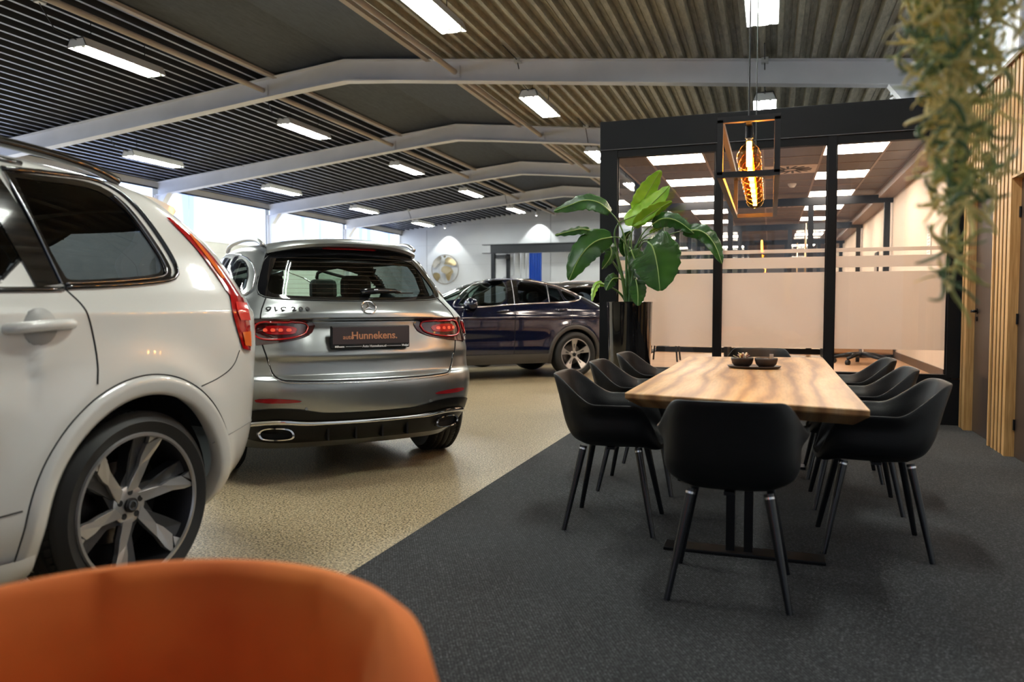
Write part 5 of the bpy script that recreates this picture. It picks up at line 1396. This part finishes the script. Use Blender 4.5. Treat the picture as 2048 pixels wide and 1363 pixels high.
for k in range(12):
    a = random.uniform(0, 6.28); rr = random.uniform(0, .03)
    m_ = Matrix.Translation((tp.x - .073 + rr * math.cos(a), tp.y + .008 + rr * math.sin(a), .757 + .055)) @ Matrix.Rotation(random.uniform(0, 6.28), 4, 'Z') @ Matrix.Rotation(random.uniform(.5, 1.15), 4, 'X')
    o = MB().box((-.007, -.0015, -.035), (.007, .0015, .045), m_).build('sugar_stick', mat('stick%d' % (k % 5), cols_[k % 5], .4))
    tag(o, 'small %s paper stick standing in the dark bowl' % ('tan', 'rust brown', 'white', 'olive', 'dark red')[k % 5], 'sugar stick', 'sugar sticks in the bowl')
for k in range(9):
    a = k * 2.4; rr = .012 * math.sqrt(k) + .002
    m_ = Matrix.Translation((tp.x + .073 + rr * math.cos(a), tp.y - .008 + rr * math.sin(a), .757 + .030 + .0035 * (k % 3))) @ Matrix.Rotation(a, 4, 'Z') @ Matrix.Rotation(.35, 4, 'X')
    b = MB(); b.lathe([(0, -.004), (.014, -.004), (.017, 0), (.014, .004), (0, .005)], 12); o = b.build('biscuit', mat('biscuit', (.72, .40, .08), .5, var=(40, .2)), smooth=True); o.matrix_world = m_
    tag(o, 'round golden biscuit in the dark bowl', 'biscuit', 'biscuits in the bowl')
o = MB().box((-.012, -.001, -.02), (.012, .001, .035), Matrix.Translation((tp.x + .105, tp.y + .012, .757 + .055)) @ Matrix.Rotation(.5, 4, 'X')).build('paper_sachet', mat('sachet', (.72, .74, .82), .4)); tag(o, 'white paper sachet stuck in the biscuit bowl', 'sachet')

# ------------------------------------------------------------------ linear pendant
def pendant():
    ya, yb, zb, zt_, w = 4.12, 6.02, 1.825, 2.105, .28
    p = empty('pendant_lamp', (-.118, 0, 0)); s = .029
    FM = mat('pendant_frame', (.016, .014, .013), .45)
    def bar(nm, a, c_): MB().bar(a, c_, s, s).build(nm, FM, p)
    for y in (ya, yb):
        for x in (-w/2, w/2): bar('frame_post', (x, y, zb), (x, y, zt_))
        for z in (zb, zt_): bar('frame_rail', (-w/2 - s/2, y, z), (w/2 + s/2, y, z))
    for x in (-w/2, w/2):
        for z in (zb, zt_): bar('frame_rail', (x, ya, z), (x, yb, z))
    bar('socket_rail', (0, ya, zt_), (0, yb, zt_))
    for y in (ya + .02, yb - .02):
        MB().cyl((0, y, zt_), (0, y, zroof(-.118) + .02), .004, n=6).build('cord', BLKP, p)
    amber = glass('amber_glass', (1.0, .72, .34), 1.45)
    fil = emat('filament', (1.0, .52, .16), BULB_W)
    N = 8
    for k in range(N):
        y = ya + .12 + (yb - ya - .24) * k / (N - 1)
        bl = empty('bulb', (0, y, zt_ - .02), 0, p)
        MB().cyl((0, 0, .01), (0, 0, -.055), .020, n=16).build('socket', BLKP, bl, smooth=True, autos=40)
        MB().cyl((0, 0, -.055), (0, 0, -.072), .016, n=14).build('cap', mat('brass', (.6, .42, .24), .3, 1.0), bl, smooth=True, autos=40)
        MB().lathe([(.016, -.066), (.022, -.082), (.045, -.105), (.060, -.135), (.0635, -.155), (.060, -.178), (.045, -.205), (.022, -.219), (0, -.222)], 24).build('globe', amber, bl, smooth=True)
        MB().cyl((0, 0, -.075), (0, 0, -.20), .013, n=10).build('filament', fil, bl, smooth=True, autos=40)
    tag(p, 'long black box-frame pendant with a row of amber globe bulbs', 'pendant lamp')
pendant()

# ------------------------------------------------------------------ tall pot and bird-of-paradise plant
px, py = -1.35, 7.70
pot = empty('plant_pot', (px, py, 0))
MB().lathe([(0, .006), (.195, .006), (.20, .02), (.228, 1.17), (.232, 1.186), (.226, 1.19), (.214, 1.18), (.212, 1.10)], 48).build('pot', mat('gloss_pot', (.005, .005, .006), .07, coat=1.0), pot, smooth=True, autos=50)
MB().lathe([(0, 1.11), (.21, 1.10)], 32).build('soil', mat('soil', (.02, .014, .01), .9, bump=(60, .8)), pot)
tag(pot, 'tall glossy black planter beside the office corner', 'planter')
pln = empty('potted_plant', (px, py, 1.10))
tag(pln, 'large leafy bird of paradise plant in the black planter', 'plant')
LG, LY = MATS['leaf_green'], MATS['leaf_young']
def leaf(pts, wid, m, fold=.35, stem_from=None, twist=0.0, depth=(7.6, 7.6), curl=0.0, bare=0.0, seed=0):
    """pts: midrib pixels base->tip, depth: hall y at base/tip, wid: full width in pixels"""
    rnd = random.Random(seed); n = 26
    mid = resample(chaikin([at_y(u, v, depth[0] + (depth[1] - depth[0]) * i / max(1, len(pts) - 1)) for i, (u, v) in enumerate(pts)], 3, False), n)
    W = wid * 7.9 / FPX / 2
    rows_ = []
    vw = None
    for i, p in enumerate(mid):
        t = i / (n - 1); d = (mid[min(i + 1, n - 1)] - mid[max(i - 1, 0)]).normalized()
        view = (EYEV - p).normalized()
        side = d.cross(view)
        if side.length < .05: side = d.cross(Vector((0, 0, 1)))
        side.normalize()
        if vw is not None and side.dot(vw) < 0: side = -side
        vw = side
        nrm = side.cross(d).normalized()
        if nrm.dot(view) < 0: nrm = -nrm
        side = (Matrix.Rotation(twist, 3, d) @ side); nrm = (Matrix.Rotation(twist, 3, d) @ nrm)
        prof = (math.sin(math.pi * min(1, (t * .96 + .03)) ** .72)) ** .62
        w = W * prof; row = []
        for j in range(-6, 7):
            q = j / 6; ww_ = w * abs(q) * (1 + .05 * math.sin(i * 1.7 + j + seed))
            row.append(p + side * (math.copysign(ww_, q) * math.cos(fold * abs(q))) - nrm * (ww_ * math.sin(fold * (1 - .4 * abs(q))) * (1 if fold > 0 else 1)) + nrm * (.006 * math.sin(i * 1.3 + q * 2) * abs(q)) - Vector((0, 0, curl * q * q * w)))
        rows_.append([v - pln.location for v in row])
    b = MB(); b.grid(rows_); o = b.build('leaf', m, pln, smooth=True)
    uv = o.data.uv_layers.new(name='uv')
    for poly in o.data.polygons:
        for li in poly.loop_indices:
            vi = o.data.loops[li].vertex_index; i, j = divmod(vi, 13); uv.data[li].uv = (j / 12, i / 25 * 4 + abs(j - 6) * .12)
    o.modifiers.new('solid', 'SOLIDIFY').thickness = .002
    MB().tube([p - pln.location + Vector((0, -.002, .0)) for p in mid], [.006 * (1 - .8 * i / n) + .0012 for i in range(n)], 6).build('midrib', mat('midrib', (.20, .32, .07), .4), o, smooth=True)
    # petiole down to the soil
    b0 = mid[0]; root = Vector((px + rnd.uniform(-.06, .06), py + rnd.uniform(-.06, .06), 1.10))
    d0 = (mid[1] - mid[0]).normalized(); dist = (b0 - root).length
    c1 = root + Vector(((b0.x - root.x) * .12, (b0.y - root.y) * .12, dist * .55)); c2 = b0 - d0 * dist * .28
    pp = []
    for k in range(15):
        t = k / 14; pp.append((1-t)**3 * root + 3*t*(1-t)**2 * c1 + 3*t*t*(1-t) * c2 + t**3 * b0)
    MB().tube([p - pln.location for p in pp], [.015 - .0095 * k / 14 for k in range(15)], 7).build('stem', mat('stem_green', (.05, .12, .025), .4), pln, smooth=True)
LV = [([(1273, 432), (1290, 395), (1308, 362), (1322, 341)], 46, LY, dict(twist=.5, depth=(7.68, 7.6))),
      ([(1248, 440), (1284, 425), (1318, 394), (1339, 372)], 46, LY, dict(twist=-.5, depth=(7.6, 7.5))),
      ([(1270, 455), (1288, 436), (1318, 416), (1344, 403)], 36, LY, dict(twist=.7, depth=(7.6, 7.5))),
      ([(1221, 424), (1200, 404), (1170, 398), (1140, 410), (1108, 422)], 44, LG, dict(twist=.75, depth=(7.55, 7.35))),
      ([(1190, 466), (1168, 456), (1140, 462), (1110, 470)], 26, LG, dict(twist=.9, depth=(7.5, 7.3))),
      ([(1224, 474), (1190, 480), (1160, 510), (1138, 560)], 56, LG, dict(twist=.2, depth=(7.5, 7.25))),
      ([(1206, 486), (1222, 492), (1224, 512), (1204, 538)], 30, LG, dict(twist=-.6, depth=(7.6, 7.5))),
      ([(1236, 556), (1224, 556), (1212, 580)], 26, LG, dict(twist=.2, depth=(7.6, 7.45))),
      ([(1210, 570), (1196, 564), (1187, 578), (1184, 602)], 15, LY, dict(twist=.6, depth=(7.6, 7.4))),
      ([(1296, 484), (1306, 492), (1316, 535), (1320, 581)], 92, LG, dict(twist=.1, depth=(7.45, 7.2), fold=.28)),
      ([(1262, 500), (1270, 520), (1284, 550), (1296, 566)], 44, LG, dict(twist=.6, depth=(7.6, 7.45))),
      ([(1272, 558), (1276, 580), (1276, 611)], 34, LG, dict(twist=.15, depth=(7.5, 7.35))),
      ([(1304, 449), (1326, 434), (1356, 440), (1388, 466)], 36, LG, dict(twist=-.55, depth=(7.6, 7.5))),
      ([(1366, 462), (1404, 458), (1430, 486), (1444, 527)], 34, LG, dict(twist=-.4, depth=(7.55, 7.35))),
      ([(1296, 478), (1330, 476), (1352, 490), (1362, 512)], 30, LG, dict(twist=-.8, depth=(7.75, 7.7))),
      ([(1252, 512), (1246, 490), (1252, 470), (1262, 462)], 22, LG, dict(twist=.5, depth=(7.75, 7.75))),
      ([(1300, 466), (1312, 460), (1328, 452)], 14, LY, dict(twist=.9, depth=(7.65, 7.6)))]
for i, (p, w, m, kw) in enumerate(LV): leaf(p, w, m, seed=i, **kw)

# ------------------------------------------------------------------ orange tub chair close to the camera
tc = empty('tub_chair', (-.735, .655, 0), math.radians(45 + 180)); VEL = MATS['orange_velvet']
def tub():
    NA = 72; rows_ = []
    prof = [(-.05, .40), (-.05, .58), (-.045, .67), (-.03, .73), (-.01, .752), (.012, .752), (.035, .73), (.05, .67), (.052, .53), (.046, .36), (.03, .30)]
    for i in range(NA + 1):
        a = math.radians(-128 + 256 * i / NA); ad = abs(math.degrees(a)); row = []
        drop = .13 * max(0, (ad - 85) / 43) ** 1.6
        g = .012 * (1 - abs(math.sin(a * 6.0)) ** .35)
        for dr, z in prof:
            rr = .345 + dr + (.0 if dr < 0 else 0)
            if dr < 0 and z < .74: rr += g
            zz = (z if z < .5 else z - drop * (z - .5) / .29) - .012
            row.append((rr * 1.04 * math.sin(a), -rr * math.cos(a), zz))
        rows_.append(row)
    b = MB(); b.grid(rows_); b.add(rows_[0], [tuple(range(len(prof)))]); b.add(rows_[-1], [tuple(range(len(prof) - 1, -1, -1))])
    b.build('backrest', VEL, tc, smooth=True, autos=60)
    b = MB(); b.lathe([(0, .46), (.24, .46), (.285, .445), (.30, .40), (.29, .34), (.25, .31), (0, .31)], 40); b.build('seat_cushion', VEL, tc, smooth=True)
    for k in range(4):
        a = math.pi / 4 + k * math.pi / 2
        MB().cyl((.26 * math.cos(a), .26 * math.sin(a), .006), (.19 * math.cos(a), .19 * math.sin(a), .33), .011, .016, n=12).build('leg', BLKM, tc, smooth=True, autos=40)
tub(); tag(tc, 'orange velvet tub chair with stitched rounded back', 'chair')

# ------------------------------------------------------------------ hanging plant near the camera
hp = empty('hanging_plant', tuple(at_d(1985, -60, 1.35)))
hl = hp.location.copy()
MB().lathe([(0, 0), (.075, 0), (.095, .05), (.10, .13), (.09, .13), (.085, .06), (0, .05)], 28).build('basket', mat('terracotta', (.30, .12, .06), .7), hp, smooth=True)
for k in range(3):
    a = k * 2.09; MB().tube([(.095 * math.cos(a), .095 * math.sin(a), .13), (0, 0, .55)], .002, 5).build('hanger_cord', BLKP, hp)
MB().tube([(0, 0, .55), (0, 0, zroof(hl.x) - hl.z)], .002, 5).build('hanger_cord', BLKP, hp)
random.seed(11)
GA = [mat('trail_green', (.22, .32, .09), .5), mat('trail_olive', (.48, .50, .15), .5), mat('trail_yellow', (.85, .68, .24), .5), mat('trail_dark', (.10, .18, .07), .5)]
def strand(path, rad, m, d, twigs):
    pts = [Vector(p) for p in chaikin([tuple(at_d(u, v, d) - hl) for u, v in path], 2, False)]
    n = len(pts); b = MB(); b.tube(pts, [rad * (1 - .5 * i / n) for i in range(n)], 5)
    R3 = lambda s_: Vector((random.uniform(-s_, s_), random.uniform(-s_, s_), random.uniform(-s_, s_)))
    for q in range(int(twigs * n)):
        p = pts[random.randrange(n)].copy(); dr = R3(1) + Vector((0, 0, -.2)); dr.normalize(); L = random.uniform(.006, .012); tw = [p]
        ax = R3(1).normalized(); cv = random.uniform(.15, .75)
        for _ in range(7):
            dr = (Matrix.Rotation(cv, 3, ax) @ dr).normalized(); p = p + dr * L; tw.append(p)
        r_ = random.uniform(.0018, .0040); b.cur = random.choice((0, 1, 2, 2, 2, 3)); b.tube(tw, [r_, r_ * 1.1, r_ * 1.1, r_, r_, r_ * .9, r_ * .7, r_ * .4], 5); b.cur = 0
    o = b.build('strand', [m] + GA[1:], hp, smooth=True)
def bunch(n, x0, x1, y0, yend, spread, d0, twigs=.9):
    for k in range(n):
        u = random.uniform(x0, x1); d = d0 + random.uniform(-.10, .12); path = [(1985 + (u - 1985) * .45, -55), (1985 + (u - 1985) * .8, -75), (u, -30)] if y0 < 60 else [(u, y0)]
        v = max(y0, -20); L = random.uniform(*yend)
        while v < L:
            v += random.uniform(20, 45); u += random.uniform(-spread, spread); path.append((u, v))
        strand(path, random.uniform(.0014, .0026), random.choice(GA), d, twigs)
bunch(17, 1832, 1925, -30, (30, 170), 12, 1.32, .75)
bunch(6, 1866, 1925, -10, (220, 380), 11, 1.30, .6)
bunch(4, 1896, 1920, -10, (440, 560), 6, 1.28, .7)
bunch(7, 1945, 2045, -20, (50, 240), 15, 1.34, .3)
bunch(3, 1935, 2010, -20, (320, 500), 13, 1.30, .35)
tag(hp, 'trailing yellow green hanging plant with loose curling strands', 'plant')
